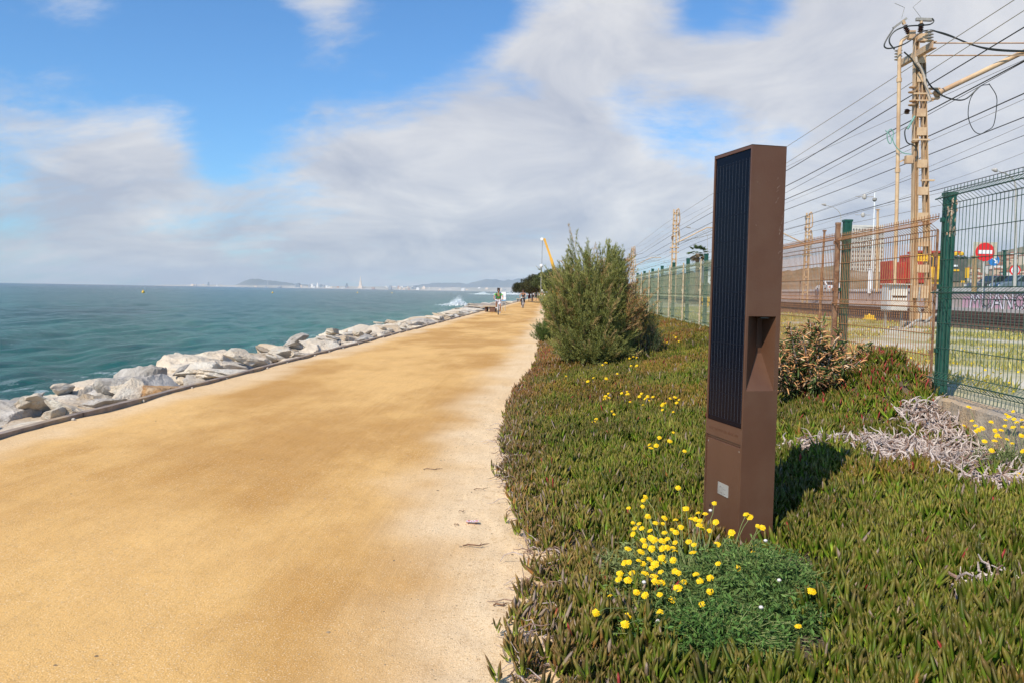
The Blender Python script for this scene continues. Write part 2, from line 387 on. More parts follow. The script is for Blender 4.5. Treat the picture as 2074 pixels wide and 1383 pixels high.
# hidden core of the breakwater below the boulders
core = mat('breakwater_fill', (.30,.25,.20), (.46,.38,.30), scale=3, rough=.95, bump=.8, bscale=8)
xs = np.linspace(-12.5, -5.6, 40); ys = np.concatenate([np.linspace(-6, 60, 150), np.geomspace(60.5, 200, 60)])
o = grid('breakwater_fill', xs, ys, lambda x, y: np.interp(x, [-12.5, -9.2, -6.3, -5.6], [-3.3, -.62, -.22, -.12])+.25*(vnoise(x*1.5, y*1.5, 41)-.5)*np.clip((-5.9-x), 0, 1)
        , core, skip=None); tag(o, kind='structure')

# ================================================================ sea
SEA = -2.35; RE = 6371000.
sea = bpy.data.materials.new('sea_water'); sea.use_nodes = True; t = sea.node_tree; n = t.nodes; l = t.links; b = n['Principled BSDF']; n2 = n.new
geo = n2('ShaderNodeNewGeometry')
px = n2('ShaderNodeSeparateXYZ'); l.new(geo.outputs['Position'], px.inputs[0])
dist = mt('SQRT', mt('ADD', mt('MULTIPLY', px.outputs[0], px.outputs[0]), mt('MULTIPLY', px.outputs[1], px.outputs[1])), 0)
c = mxc(rg(mt('MULTIPLY', px.outputs[0], -1.0), 9, 60), (.014,.150,.098), (.003,.078,.060))  # shallow to deep water
c = mxc(rg(mt('MULTIPLY', px.outputs[0], -1.0), 60, 900), c, (.001,.026,.070))
c = mxc(rg(sn(.035, 4, (1, .45, 1)), .48, .66, 0, .55), c, (.004,.040,.040))               # broad darker patches in the water colour
c = mxc(rg(sn(.09, 3, (1, .5, 1)), .50, .68, 0, .35), c, (.030,.17,.125))
# foam by the boulders: thin streaks of broken water
fo = mt('MULTIPLY', rg(sn(1.3, 9, (1, .45, 1), .74), .53, .62), rg(mt('ADD', px.outputs[0], mt('MULTIPLY', sn(.10, 2), 9.0)), -19, -11.0))
fo = mt('ADD', fo, mt('MULTIPLY', rg(sn(.75, 9, (1, .3, 1), .72), .640, .69), .35))
c = mxc(rg(sn(1.1, 6, (.8, .35, 1), .65), .47, .62, 0, .55), c, (.003,.055,.046)); c = mxc(rg(sn(.8, 6, (.9, .35, 1), .65), .54, .68, 0, .5), c, (.030,.17,.115)); c = mxc(fo, c, (.50,.58,.57)); l.new(c, b.inputs['Base Color'])  # shading of small waves painted in as dark and light flecks, then foam
b.inputs['Roughness'].default_value = .16; b.inputs['IOR'].default_value = 1.33; b.inputs['Specular IOR Level'].default_value = .10
def bumpn(h, d, s, prev=None):
    bp = n2('ShaderNodeBump'); bp.inputs['Distance'].default_value = d; bp.inputs['Strength'].default_value = s; l.new(h, bp.inputs['Height'])
    if prev is not None: l.new(prev, bp.inputs['Normal'])
    return bp.outputs[0]
b1 = bumpn(sn(.55, 8, (1.0, .6, 1), .68), .55, .8); b2 = bumpn(sn(3.1, 7, (1.0, .7, 1), .68), .16, 1.0, b1); l.new(b2, b.inputs['Normal'])
def sea_h(x, y):
    d2 = x*x+y*y; d = np.sqrt(d2); z = SEA - d2/(2*RE); rr = np.random.default_rng(5); h = 0
    for k in range(26):
        wl = 1.6*1.17**k*rr.uniform(.85, 1.15); an = rr.normal(.35, .42); ph = rr.uniform(0, 6.28); kx = 2*math.pi/wl*math.cos(an); ky = 2*math.pi/wl*math.sin(an)*.9
        A = .022*wl**.25*(1 if wl < 14 else (14/wl)**1.5); fade = np.clip(1.6-d/(wl*38), 0, 1)
        w = kx*x+ky*y+ph+.45*np.sin(x*.05*rr.uniform(.5,1.5)+y*.043*rr.uniform(.5,1.5)+ph); h = h + A*fade*(np.sin(w)+.25*np.cos(2*w))
    return z+h
# polar fan on the seaward side, cells growing with distance
th = np.linspace(R_(84), R_(200), 560); rs = np.concatenate([np.linspace(7, 60, 300), np.geomspace(60.4, 16000, 420)])
Rg, Tg = np.meshgrid(rs, th); X = Rg*np.cos(Tg); Yg = Rg*np.sin(Tg); Xw = np.minimum(X, -5.9-0*Yg)
Xw = np.where(Yg > 150, np.minimum(X, -5.9+(Yg-150)*.06), Xw)
V = np.stack([X, Yg, sea_h(X, Yg)], -1)
i = np.arange(V.shape[0]*V.shape[1]).reshape(V.shape[:2]); Fq = np.stack([i[:-1, :-1], i[:-1, 1:], i[1:, 1:], i[1:, :-1]], -1).reshape(-1, 4)
cen = V.reshape(-1, 3)[Fq].mean(1); keep = (cen[:, 0] < -8.2) | (cen[:, 1] > 196)
o = np_mesh('sea', V.reshape(-1, 3), [Fq[keep]], sea, smooth=True); tag(o, kind='structure')

# ================================================================ edging and boulders
steel = mat('edging_steel', (.20,.15,.12), (.32,.25,.20), scale=5, rough=.85, bump=.5, bscale=20, c3=(.42,.30,.18), s3=1.6)
mb = MB(); pts = []
for y in list(np.arange(1.5, 20, .5))+list(np.arange(20, 125, 2)):
    pts.append((-5.67+.012*math.sin(y*1.9)+.01*math.sin(y*.6), y, 0))
for q_, (a, c2) in enumerate(zip(pts[:-1], pts[1:])):
    if q_ % 8 == 7 and a[1] < 20: c2 = (c2[0], c2[1]-.018, 0)
    for x0, z0, x1, z1 in ((-.045, .055, .045, .055), (.045, .055, .045, -.1), (-.045, -.2, -.045, .055)):
        mb.quad((a[0]+x0, a[1], z0), (a[0]+x1, a[1], z1), (c2[0]+x1, c2[1], z1), (c2[0]+x0, c2[1], z0))
ed = thing('path_edging', 'long grey brown edging strip between the sand path and the boulders', 'edging', (-5.67, 1.5, 0))
o = mb.build('edging_strip', steel, ed); o.location = -ed.location
stud = mat('pale_stone', (.62,.56,.48), (.42,.37,.31), scale=5, rough=.9)
for y in np.arange(6.2, 46, 1.55):
    mb = MB(); s_ = random.uniform(.8, 1.5); mb.lathe((0,0,0), [(.012*s_,0),(.02*s_,.012),(.016*s_,.03),(.005,.036)], 7)
    mb.build('stud', stud, ed, loc=(.075, y-1.5+random.uniform(-.3,.3), .0), smooth=True)

def rock_mesh(seed, flat=.62, nplanes=15):
    r = np.random.default_rng(seed); bm = bmesh.new(); bmesh.ops.create_icosphere(bm, subdivisions=5, radius=1)
    V = np.array([v.co[:] for v in bm.verts]); U = unit(V)
    N_ = unit(r.normal(size=(nplanes, 3))); D_ = r.uniform(.42, .86, nplanes)
    N_ = np.concatenate([N_, unit(np.array([[.12*r.normal(), .12*r.normal(), 1.], [1, .2*r.normal(), .15], [-1, .2*r.normal(), .1]]))]); D_ = np.concatenate([D_, [.55, .8, .8]])
    dt = U @ N_.T; rad = np.where(dt > .02, D_/np.maximum(dt, .02), 9).min(1); rad = np.minimum(rad, 1.25)
    V = U*rad[:, None]; nz = vnoise(V[:, 0]*4+V[:, 2]*3+9, V[:, 1]*4+V[:, 2]*2+5, seed)-.5; n2_ = vnoise(V[:, 0]*13+V[:, 2]*9+9, V[:, 1]*12+V[:, 2]*7+5, seed+1)-.5
    V = V + U*(nz*.12+n2_*.05)[:, None]; V[:, 2] *= flat
    for v, c in zip(bm.verts, V): v.co = c
    me = bpy.data.meshes.new('boulder'); bm.to_mesh(me); bm.free(); me.shade_smooth(); me.set_sharp_from_angle(angle=R_(24)); return me
mgr = mat('granite_pale', (.68,.56,.42), (.50,.40,.29), scale=2.2, rough=.92, bump=.9, bscale=9, bdist=.06, c3=(.68,.61,.50), s3=1.0)
mgg = mat('granite_grey', (.44,.385,.32), (.29,.255,.22), scale=2.4, rough=.92, bump=.9, bscale=9, bdist=.06, c3=(.56,.51,.45), s3=1.3)
mgo = mat('granite_ochre', (.50,.28,.11), (.34,.19,.09), scale=3, rough=.92, bump=.9, bscale=9, bdist=.06, c3=(.55,.40,.25), s3=1.3)
mgt = mat('granite_tan', (.52,.39,.25), (.40,.31,.22), scale=2, rough=.92, bump=.9, bscale=9, bdist=.06, c3=(.62,.52,.40), s3=1.1)
meshes = []
for k in range(16):
    me = rock_mesh(100+k, flat=[.62, .5, .7, .45][k % 4]); me.materials.append([mgr, mgr, mgg, mgr, mgt, mgr, mgr, mgg][k % 8]); meshes.append(me)
GR = 'pale granite boulders of the breakwater'
def boulder(me, x, y, z, s, label, rz=None, tilt=.25, group=GR):
    o = bpy.data.objects.new('boulder', me); link(o); o.location = (x, y, z); o.scale = s
    o.rotation_euler = (random.uniform(-tilt, tilt), random.uniform(-tilt, tilt), random.uniform(0, 6.28) if rz is None else rz)
    return tag(o, label, 'boulder', group)
LB = 'pale angular boulder heaped between the path edging and the sea'
# the large near ones, placed one by one: (photo u, v, X, size, material/mesh, label)
ocm = rock_mesh(301, .6); ocm.materials.append(mgo); grm = rock_mesh(317, .7, 10); grm.materials.append(mgg)
slab = rock_mesh(402, .30, 9); slab.materials.append(mgr); tanm = rock_mesh(403, .5, 10); tanm.materials.append(mgt)
NEAR = [
 (340, 798, -6.30, (.52,.50,.50), ocm, 'orange brown boulder lying against the path edging', .5),
 (470, 752, -6.50, (.7,1.6,.55), slab, 'long flat pale slab beside the edging, just beyond the orange brown boulder', .12),
 (425, 768, -6.75, (.62,.6,.62), grm, 'grey block with a shaded dark face, beyond the orange brown boulder', .9),
 (165, 845, -6.60, (.75,1.15,.62), tanm, 'broad tan boulder nearest to the edging at the left', .2),
 (60, 872, -6.30, (.50,1.1,.55), slab, 'low pale slab along the edging in the left corner of the boulders', .05),
 (10, 848, -7.3, (.62,.5,.6), grm, 'squat grey brown boulder cut by the left border of the photo', .4),
 (262, 800, -7.25, (.8,.95,.9), meshes[2], 'mottled grey boulder left of the orange brown one', 1.2),
 (300, 775, -7.7, (.55,.5,.95), meshes[10], 'upright grey boulder standing behind the orange brown one', 2.2),
 (185, 803, -8.3, (.85,.8,.9), meshes[0], 'pale rounded boulder on the crest behind the tan one', 1.2),
 (85, 822, -8.3, (.8,.7,.7), meshes[5], 'long pale boulder at the water behind the tan one', 2.5),
 (385, 758, -7.7, (.85,.9,1.0), meshes[6], 'pale sloping boulder on the crest above the grey block', .4),
 (440, 725, -8.0, (.7,.75,.9), meshes[1], 'pointed pale boulder on the crest over the long slab', 1.9)]
occ = []
for (u, v, X, s, me, lab, rz) in NEAR:
    p = P(u, v, X=X); boulder(me, p[0], p[1], p[2]-.05, s, lab, rz, .12); occ.append((p[0], p[1], max(s[:2])))
y = 3.0; cnt = 0
while y < 126:
    step = .90 if y < 28 else (1.28 if y < 60 else 2.4)
    for row, (xr, zt) in enumerate(((-6.45, -.20), (-7.45, -.20), (-8.4, -.42), (-9.5, -1.4))):
        x = xr + random.uniform(-.25, .25); yy = y + (row % 2)*step*.5 + random.uniform(-.25, .25)*step
        if any(math.hypot(x-a, yy-b_) < .50*c_ + .20 for a, b_, c_ in occ): continue
        if row == 3 and (y > 16): continue
        sc = step*random.uniform(.64, .98); far = min(1, max(0, (yy-8)/50)); lift = [.0, .10, .16, 0][row]*far
        sc = min(sc, 1.35); sx = min(sc, .72 if row == 0 else 1.0)
        k = random.randrange(16) if row == 0 else random.choice((0, 2, 4, 6, 8, 10, 12, 14, 2, 6)); sz = random.uniform(.62, .95)*min(sc, 1.0 if y < 30 else .72)
        boulder(meshes[k], x-.1*(row == 0), yy, zt - .36*sz + lift + random.uniform(-.16, .16) - (.12 if row == 0 else 0), (sx, sc*1.05, sz), LB, None if row else random.uniform(-.3, .3), (.28 if y < 40 else .15) if row else .1)
        cnt += 1
    y += step
for k in range(66):       # smaller stones wedged between the large ones
    yy = 5.5+34*random.random()**1.4; x = random.choice((-6.2, -7.1, -7.1, -8.2))+random.uniform(-.3, .3); q = random.uniform(.16, .36)
    far = min(1, max(0, (yy-8)/50)); boulder(meshes[k % 16], x, yy, -.10+random.uniform(-.12, .10)+.12*far-(.12 if x > -6.6 else 0), (q, q*1.3, q*.9), 'small stone wedged between the larger pale boulders', None, .4, 'small stones between the boulders')
hmesh = []
for k in range(3):
    me = rock_mesh(600+k, .5); me.materials.append(mat('granite_weathered', (.34,.27,.21), (.22,.18,.15), scale=1.2, rough=.95, bump=.8, bscale=7, c3=(.45,.37,.28), s3=.6)); hmesh.append(me)
for k in range(16):
    q = random.uniform(.16, .30); boulder(meshes[random.choice((0, 2, 4, 6, 8))], random.uniform(-7.5, -6.2), random.uniform(6.6, 10.5), -.12, (q, q*1.3, q*.9), 'small stone wedged between the larger pale boulders', None, .4, 'small stones between the boulders')
# the low headland where the breakwater turns out into the sea
for k in range(26):
    u = random.uniform(1000, 1062); Yh = random.uniform(72, 118); x = random.uniform(-8.6, -6.1)
    boulder(hmesh[k % 3], x, Yh, random.uniform(-.55, -.05), (random.uniform(1.0, 1.7), random.uniform(1.2, 2.0), random.uniform(.6, .9)), 'weathered brown grey rock of the low headland beyond the bench', None, .25, 'rocks of the headland')
print('boulders', cnt)
# breaking waves ---------------------------------------------------------------
foam = mat('white_foam', (.86,.89,.90), (.75,.80,.82), scale=3, rough=.6)
def splash(u, v, Y, w, h, label):
    p = P(u, v, Y=Y); nsp = 2600; a = RNG.normal(size=(nsp, 3))*np.array([w*.28, w*.5, 0]); t_ = RNG.random(nsp)**1.6
    hh = h*np.exp(-(a[:, 0]/(w*.30))**2)*(.6+.4*np.sin(a[:, 1]*3+a[:, 0]*9)**2)*t_
    P0 = np.stack([a[:, 0]+hh*.25, a[:, 1], hh], -1); L = RNG.uniform(.03, .11, nsp)*(1.3-t_)
    V, Ff, C = blades(P0, RNG.normal(size=(nsp, 3))+np.array([.2, 0, .6]), L*1.2, L*1.1, np.ones((nsp, 3)))
    o = np_mesh('wave_splash', V, [Ff], foam); o.location = tuple(p); tag(o, label, 'wave splash')
splash(925, 618, 86, 2.2, 1.15, 'tall white splash of a wave breaking on the boulders')
splash(1037, 597, 190, 9.0, 1.6, 'white breaker crest left of the dark clothed cyclist'); splash(1048, 597, 185, 5.5, 1.3, 'small white breaker just behind the dark clothed cyclist')
splash(977, 596.5, 190, 3.5, .8, 'tiny white wave crest out in the water left of the green shirted cyclist')
# buoys --------------------------------------------------------------------------
by = mat('buoy_yellow', (.75,.48,.05), (.62,.38,.04), scale=3, rough=.5)
for q, (u, v, lab) in enumerate(((290, 593, 'yellow buoy floating alone in the left part of the sea'), (552, 594, 'yellow buoy left of the tall tower on the far shore'), (724, 593.5, 'yellow buoy floating right below the tall tower on the far shore'), (794, 594, 'rightmost of the yellow buoys in the sea'))):
    d = RM @ _ray(u, v); t_ = (SEA-1.6)/d[2]; p = CAM+d*t_*.97; p[2] = SEA-.1
    s_ = (1.15, .95, .9, .8)[q]; b0 = thing('buoy', lab, 'buoy', p, 0, 'yellow buoys off the beach')
    mb = MB(); mb.lathe((0,0,0), [(.1,-.3),(.5,-.1),(.62,.3),(.5,.75),(.2,1.0),(.05,1.05)], 16); x = mb.build('float', by, b0, True); x.scale = (s_,)*3
    mb = MB(); mb.lathe((0,0,1.0), [(.04,0),(.04,.25),(.12,.27),(.12,.4),(.02,.42)], 8); x = mb.build('topmark', by, b0, True); x.scale = (s_,)*3
# ================================================================ ice plant carpet
leafm = bpy.data.materials.new('ice_plant_leaf'); leafm.use_nodes = True; t = leafm.node_tree; b = t.nodes['Principled BSDF']
at = t.nodes.new('ShaderNodeAttribute'); at.attribute_name = 'Col'; t.links.new(at.outputs['Color'], b.inputs['Base Color'])
b.inputs['Roughness'].default_value = .42; b.inputs['Specular IOR Level'].default_value = .20
b.inputs['Subsurface Weight'].default_value = 0
herb = bpy.data.materials.new('herb_leaf'); herb.use_nodes = True; t = herb.node_tree; b = t.nodes['Principled BSDF']
at = t.nodes.new('ShaderNodeAttribute'); at.attribute_name = 'Col'; t.links.new(at.outputs['Color'], b.inputs['Base Color']); b.inputs['Roughness'].default_value = .7
b.inputs['Specular IOR Level'].default_value = .2
tr = t.nodes.new('ShaderNodeBsdfTranslucent'); t.links.new(at.outputs['Color'], tr.inputs[0]); mxs = t.nodes.new('ShaderNodeMixShader'); mxs.inputs[0].default_value = .25
t.links.new(b.outputs[0], mxs.inputs[1]); t.links.new(tr.outputs[0], mxs.inputs[2]); t.links.new(mxs.outputs[0], t.nodes['Material Output'].inputs[0])

BARE = [(2.75, 7.35, .62, .12), (3.35, 7.0, .72, .72), (2.2, 7.5, .3, .1), (3.15, 5.9, .28, .3), (3.68, 8.1, .22, .35), (2.15,4.05,.18,.08), (2.45,3.95,.18,.08), (.98, 4.22, .40, .50), (1.25, 4.5, .30, .30), (.92, 3.62, .40, .32)]
def carpet(y0, y1, dens, L0, lpn, seed, xmax=4.0):
    r = np.random.default_rng(seed); area = (xmax+.9)*(y1-y0); n = int(area*dens)
    x = r.uniform(-.9, xmax, n); y = r.uniform(y0, y1, n); e = edge_x(y); fr = vnoise(x*3.1, y*3.1, 50)
    k = (x > e + .11*(vnoise(x*9+4, y*9, 51)-.75)) | ((x > e-.20*vnoise(x*3, y*4, 57)) & (r.random(n) < .10) & (y < 8)); k &= (np.abs((x-1.133)*.957+(y-4.921)*.289-.113) > .13) | (np.abs(-(x-1.133)*.289+(y-4.921)*.957-.23) > .26)
    # keep only what the camera or a neighbour of it could see
    k &= (x < .80*y+1.4)
    for (bx, by_, rx, ry) in BARE: k &= (((x-bx)/rx)**2+((y-by_)/ry)**2 + .9*(vnoise(x*5, y*5, 52)-.5)) > 1
    # bare triangle between the two lobes of the carpet behind the bush
    k &= r.random(n) < np.clip(.72+1.1*fr + .4*smooth01((x-e)/.5), 0, 1)
    x, y = x[k], y[k]; n = len(x); z = bed_h(x, y)
    big = vnoise(x*1.7, y*1.3, 53); red = smooth01((vnoise(x*1.1+3, y*.8, 54)-.60)/.2); em = np.clip(1-(x-edge_x(y))/.55, 0, 1)
    mnd = np.exp(-((x-3.6)/.8)**2-((y-9.2)/1.2)**2); far = np.clip((y-12)/12, 0, 1)
    az = r.uniform(0, 6.28, n); lean = r.uniform(.02, .75, n); sh = np.stack([np.cos(az)*lean, np.sin(az)*lean, np.ones(n)], -1)
    gap = smooth01((.36-vnoise(x*6.5, y*6.5, 58))/.12); sz = L0*(1-.55*gap)*r.uniform(.55, 1.45, n)*(1-.25*em); shb = r.uniform(.62, 1.45, n); hz_ = r.uniform(-.02, .045, n)
    Pl, Dl, Ll, cb, cm, ct = [], [], [], [], [], []
    for j in range(lpn):
        a = az + j*2*math.pi/lpn*1.0 + r.normal(size=n)*.5; sp_ = r.uniform(.2, .85, n)*(1 if j else .3)
        D = unit(sh + np.stack([np.cos(a)*sp_, np.sin(a)*sp_, r.uniform(-.1, .15, n)], -1))
        Pp = np.stack([x+np.cos(a)*.008, y+np.sin(a)*.008, z+hz_*(1-gap)-.02*gap+.05*(vnoise(x*4.2, y*4.2, 59)-.5)+r.uniform(-.012, .02, n)+.015*big-.02*em], -1)
        h = r.random(n); dry = (r.random(n) < .015+.12*em+.02*red)[:, None]
        mid = np.stack([.080+.07*h+.02*red+.045*em+.035*far, .168+.08*h-.02*red-.025*em, .010+.008*h+.02*em], -1)*((.52+.40*big)*shb)[:, None]
        base = np.stack([.36+.2*h, .46+.2*h, .045+.02*h], -1); tip = mid*np.array([1.34, .74, 1.0]) + np.stack([.034*h*(1+red+1.5*mnd), .004*h, .020*h], -1)
        rd = ((r.random(n) < .003+.13*mnd+.05*red*far)[:, None])
        mid = np.where(rd, np.array([.26, .06, .035]), mid); tip = np.where(rd, np.array([.30, .04, .035]), tip)
        org = (r.random(n) < .012+.05*em)[:, None]; mid = np.where(org, np.array([.40, .17, .05]), mid)
        mid = np.where(dry, np.array([.34, .25, .17]), mid); tip = np.where(dry, np.array([.26, .19, .14]), tip)
        Pl.append(Pp); Dl.append(D); Ll.append(sz*r.uniform(.65, 1.15, n)); cb.append(base); cm.append(mid); ct.append(tip)
    Pl = np.concatenate(Pl); Dl = np.concatenate(Dl); Ll = np.concatenate(Ll)
    return fleshy(Pl, Dl, Ll, Ll*RNG.uniform(.16, .26, len(Ll)), RNG.uniform(-.05, .3, len(Ll)), np.concatenate(cb), np.concatenate(cm), np.concatenate(ct))
parts = [carpet(1.6, 5.6, 900, .092, 5, 61), carpet(5.6, 9.5, 840, .088, 4, 62), carpet(9.5, 16, 640, .090, 4, 63), carpet(16, 30, 330, .11, 3, 64), carpet(30, 75, 60, .18, 3, 65)]
Vs, Q, T3, Cc = [], [], [], []; off = 0
for (v, q, t3, c) in parts: Vs.append(v); Q.append(q+off); T3.append(t3+off); Cc.append(c); off += len(v)
o = np_mesh('ice_plant', np.concatenate(Vs), [np.concatenate(Q), np.concatenate(T3)], leafm, colors=np.concatenate(Cc), smooth=True)
tag(o, 'carpet of fleshy green and reddish ice plant between the sand path and the fence', 'ground cover', kind='stuff')
print('ice faces', len(o.data.polygons))

# dead woody stems of the ice plant ------------------------------------------------
def tangle(name, regions, label, cols, rad=(.004, .009), kind='stuff'):
    mb = MB()
    for (cx, cy, rx, ry, n, hgt) in regions:
        for k in range(n):
            a = random.uniform(0, 6.28); q = math.sqrt(random.random()); x = cx+rx*q*math.cos(a); y = cy+ry*q*math.sin(a)
            d = Vector((random.gauss(0, 1), random.gauss(0, 1), random.gauss(0, .35))).normalized(); L = random.uniform(.05, .22); pts = []; z0 = random.uniform(0, hgt)
            for s_ in range(5):
                pts.append((x, y, float(bed_h(x, y))+z0+max(0, .03*math.sin(s_)))); d = (d+Vector((random.gauss(0, .4), random.gauss(0, .4), random.gauss(0, .25)))).normalized()
                x += d.x*L/4; y += d.y*L/4; z0 = max(.005, z0+d.z*L/4)
            r0 = random.uniform(*rad); mb.cm = random.randrange(len(cols)); mb.tube(pts, [r0, r0*1.1, r0*.9, r0*.8, r0*.4], 5)
    o = mb.build(name, cols, None, True); tag(o, label, 'dead stems', kind=kind); return o
dead1 = mat('dead_stem_grey', (.62,.50,.43), (.34,.26,.23), scale=22, rough=.95, bump=.6, bscale=90)
dead2 = mat('dead_stem_brown', (.33,.20,.14), (.20,.13,.10), scale=22, rough=.95, bump=.6, bscale=90)
dead3 = mat('dead_stem_pale', (.72,.61,.53), (.50,.41,.36), scale=22, rough=.95, bump=.6, bscale=90)
tangle('dead_stems', [(2.75, 7.35, .70, .16, 700, .08), (3.35, 7.0, .78, .78, 2700, .08), (3.1, 5.9, .42, .32, 420, .05), (3.68, 8.1, .24, .42, 420, .14), (3.6, 7.6, .3, .4, 380, .1), (2.9, 6.7, .4, .25, 260, .05)],
       'grey tangle of dead woody ice plant stems at the foot of the fence plinth', [dead1, dead3, dead2, dead1])
tangle('dead_stems', [(2.15, 4.05, .18, .08, 55, .05), (2.45, 3.92, .2, .08, 70, .04)], 'small knot of dead stems near the right border of the photo', [dead1, dead2, dead3])
tangle('dead_stems', [(float(edge_x(yy))+.03, yy, .10, .22, 22, .01) for yy in np.arange(3.0, 10, .35)], 'thin dry stems scattered along the sandy margin of the ice plant', [dead2, dead1], (.0015, .004))

# single branches of dead wood standing out of the tangle
def branch(u, v, lift, pts, r0, m, label):
    p = hit_bed(u, v, lift); mb = MB(); w = [(a*.30, b_*.30, c*.30) for a, b_, c in pts]
    mb.tube(w, [r0*(1-.13*i) for i in range(len(w))], 7); mb.tube([w[1], (w[1][0]+.05, w[1][1]-.02, w[1][2]+.05), (w[1][0]+.09, w[1][1]-.03, w[1][2]+.055)], [r0*.7, r0*.5, r0*.2], 6)
    mb.tube([w[-2], (w[-2][0]-.03, w[-2][1]+.02, w[-2][2]+.05), (w[-2][0]-.05, w[-2][1]+.04, w[-2][2]+.045)], [r0*.5, r0*.4, r0*.2], 6)
    o = mb.build('dead_branch', m, None, True); o.location = tuple(p); tag(o, label, 'dead branch')
branch(1960, 905, .10, [(-.5,0,0),(-.2,.05,.12),(.1,0,.08),(.5,-.05,.14)], .011, dead3, 'pale forked dead branch lying level in the middle of the dead stems')
branch(1955, 835, .14, [(.1,.1,-.4),(0,0,-.1),(-.05,0,.12),(-.02,0,.30)], .009, dead3, 'pale branch leaning against the plinth below the fence')
branch(1915, 850, .12, [(.0,.0,-.4),(.02,0,-.1),(-.08,0,.15),(-.12,0,.32)], .009, dead1, 'grey branch standing left of the fence plinth shadow gap')
branch(2040, 950, .06, [(-.55,0,-.1),(-.2,0,.0),(.1,0,.12),(.5,0,.22)], .012, dead3, 'crooked pale branch below the right hand yellow flowers')
branch(1975, 1108, .06, [(-.28,.02,-.05),(-.12,0,.12),(.08,-.03,.14),(.3,-.05,-.05),(.5,-.1,-.2)], .014, dead1, 'thick grey arched stem in the ice plant near the right border')
branch(1620, 1080, .07, [(-.2,0,.02),(-.05,0,.06),(.1,0,.05),(.24,0,.10)], .006, dead3, 'small white forked twig right of the foot of the light column')

# ================================================================ yellow daisies
yel = mat('daisy_yellow', (.90,.66,.015), (.88,.55,.01), scale=60, rough=.6, spec=.2)
yelc = mat('daisy_centre', (.72,.40,.01), (.85,.52,.012), scale=120, rough=.8, bump=.6, bscale=300, bdist=.002)
stemm = mat('herb_stem', (.16,.22,.055), (.26,.28,.10), scale=20, rough=.7)
def daisy(r=.021, n=17, seed=0):
    q = random.Random(seed); mb = MB(); mb.cm = 0
    for ring, (rr, zz_, nn) in enumerate(((r, .0, n), (r*.72, .0035, n-3))):
        for k in range(nn):
            a = 2*math.pi*k/nn + ring*.2 + q.uniform(-.05, .05); L = rr*q.uniform(.88, 1.06); w = 2*math.pi*L/nn*.56
            c, s_ = math.cos(a), math.sin(a); g = lambda d, e, z: (c*d - s_*e, s_*d + c*e, z)
            dz = q.uniform(-.003, .002)
            mb.quad(g(r*.12, -w*.3, zz_+.001), g(L*.62, -w*.62, zz_+.003), g(L*.95, -w*.5, zz_+dz), g(L*.95, w*.5, zz_+dz), g(L*.62, w*.62, zz_+.003), g(r*.12, w*.3, zz_+.001))
    mb.cm = 1; mb.lathe((0,0,.002), [(r*.34,0),(r*.36,.002),(r*.26,.005),(r*.1,.006)], 9)
    mb.cm = 2; mb.lathe((0,0,-.006), [(.002,0),(.005,.001),(.0065,.004),(.005,.0065)], 8)
    me = bpy.data.meshes.new('flower_head'); me.from_pydata(mb.v, [], mb.f)
    for m_ in (yel, yelc, stemm): me.materials.append(m_)
    me.polygons.foreach_set('material_index', mb.m); me.update(); return me
DM = [daisy(.0205, 17, 1), daisy(.018, 15, 2), daisy(.0225, 19, 3)]
def head_rot(): return Quaternion((random.gauss(-.1, .30), random.gauss(.05, .3), 1, 0)) 
def put_head(p, parent, s=1.0, name='flower'):
    o = bpy.data.objects.new(name, random.choice(DM)); link(o, parent); o.location = tuple(float(a) for a in p)
    d = Vector((random.gauss(-.20, .32), random.gauss(-.50, .30), 1)).normalized(); o.rotation_mode = 'QUATERNION'
    o.rotation_quaternion = d.to_track_quat('Z', 'Y') @ Quaternion((0,0,1), random.uniform(0, 6)); s *= random.uniform(.85, 1.1); o.scale = (s, s, s); return o
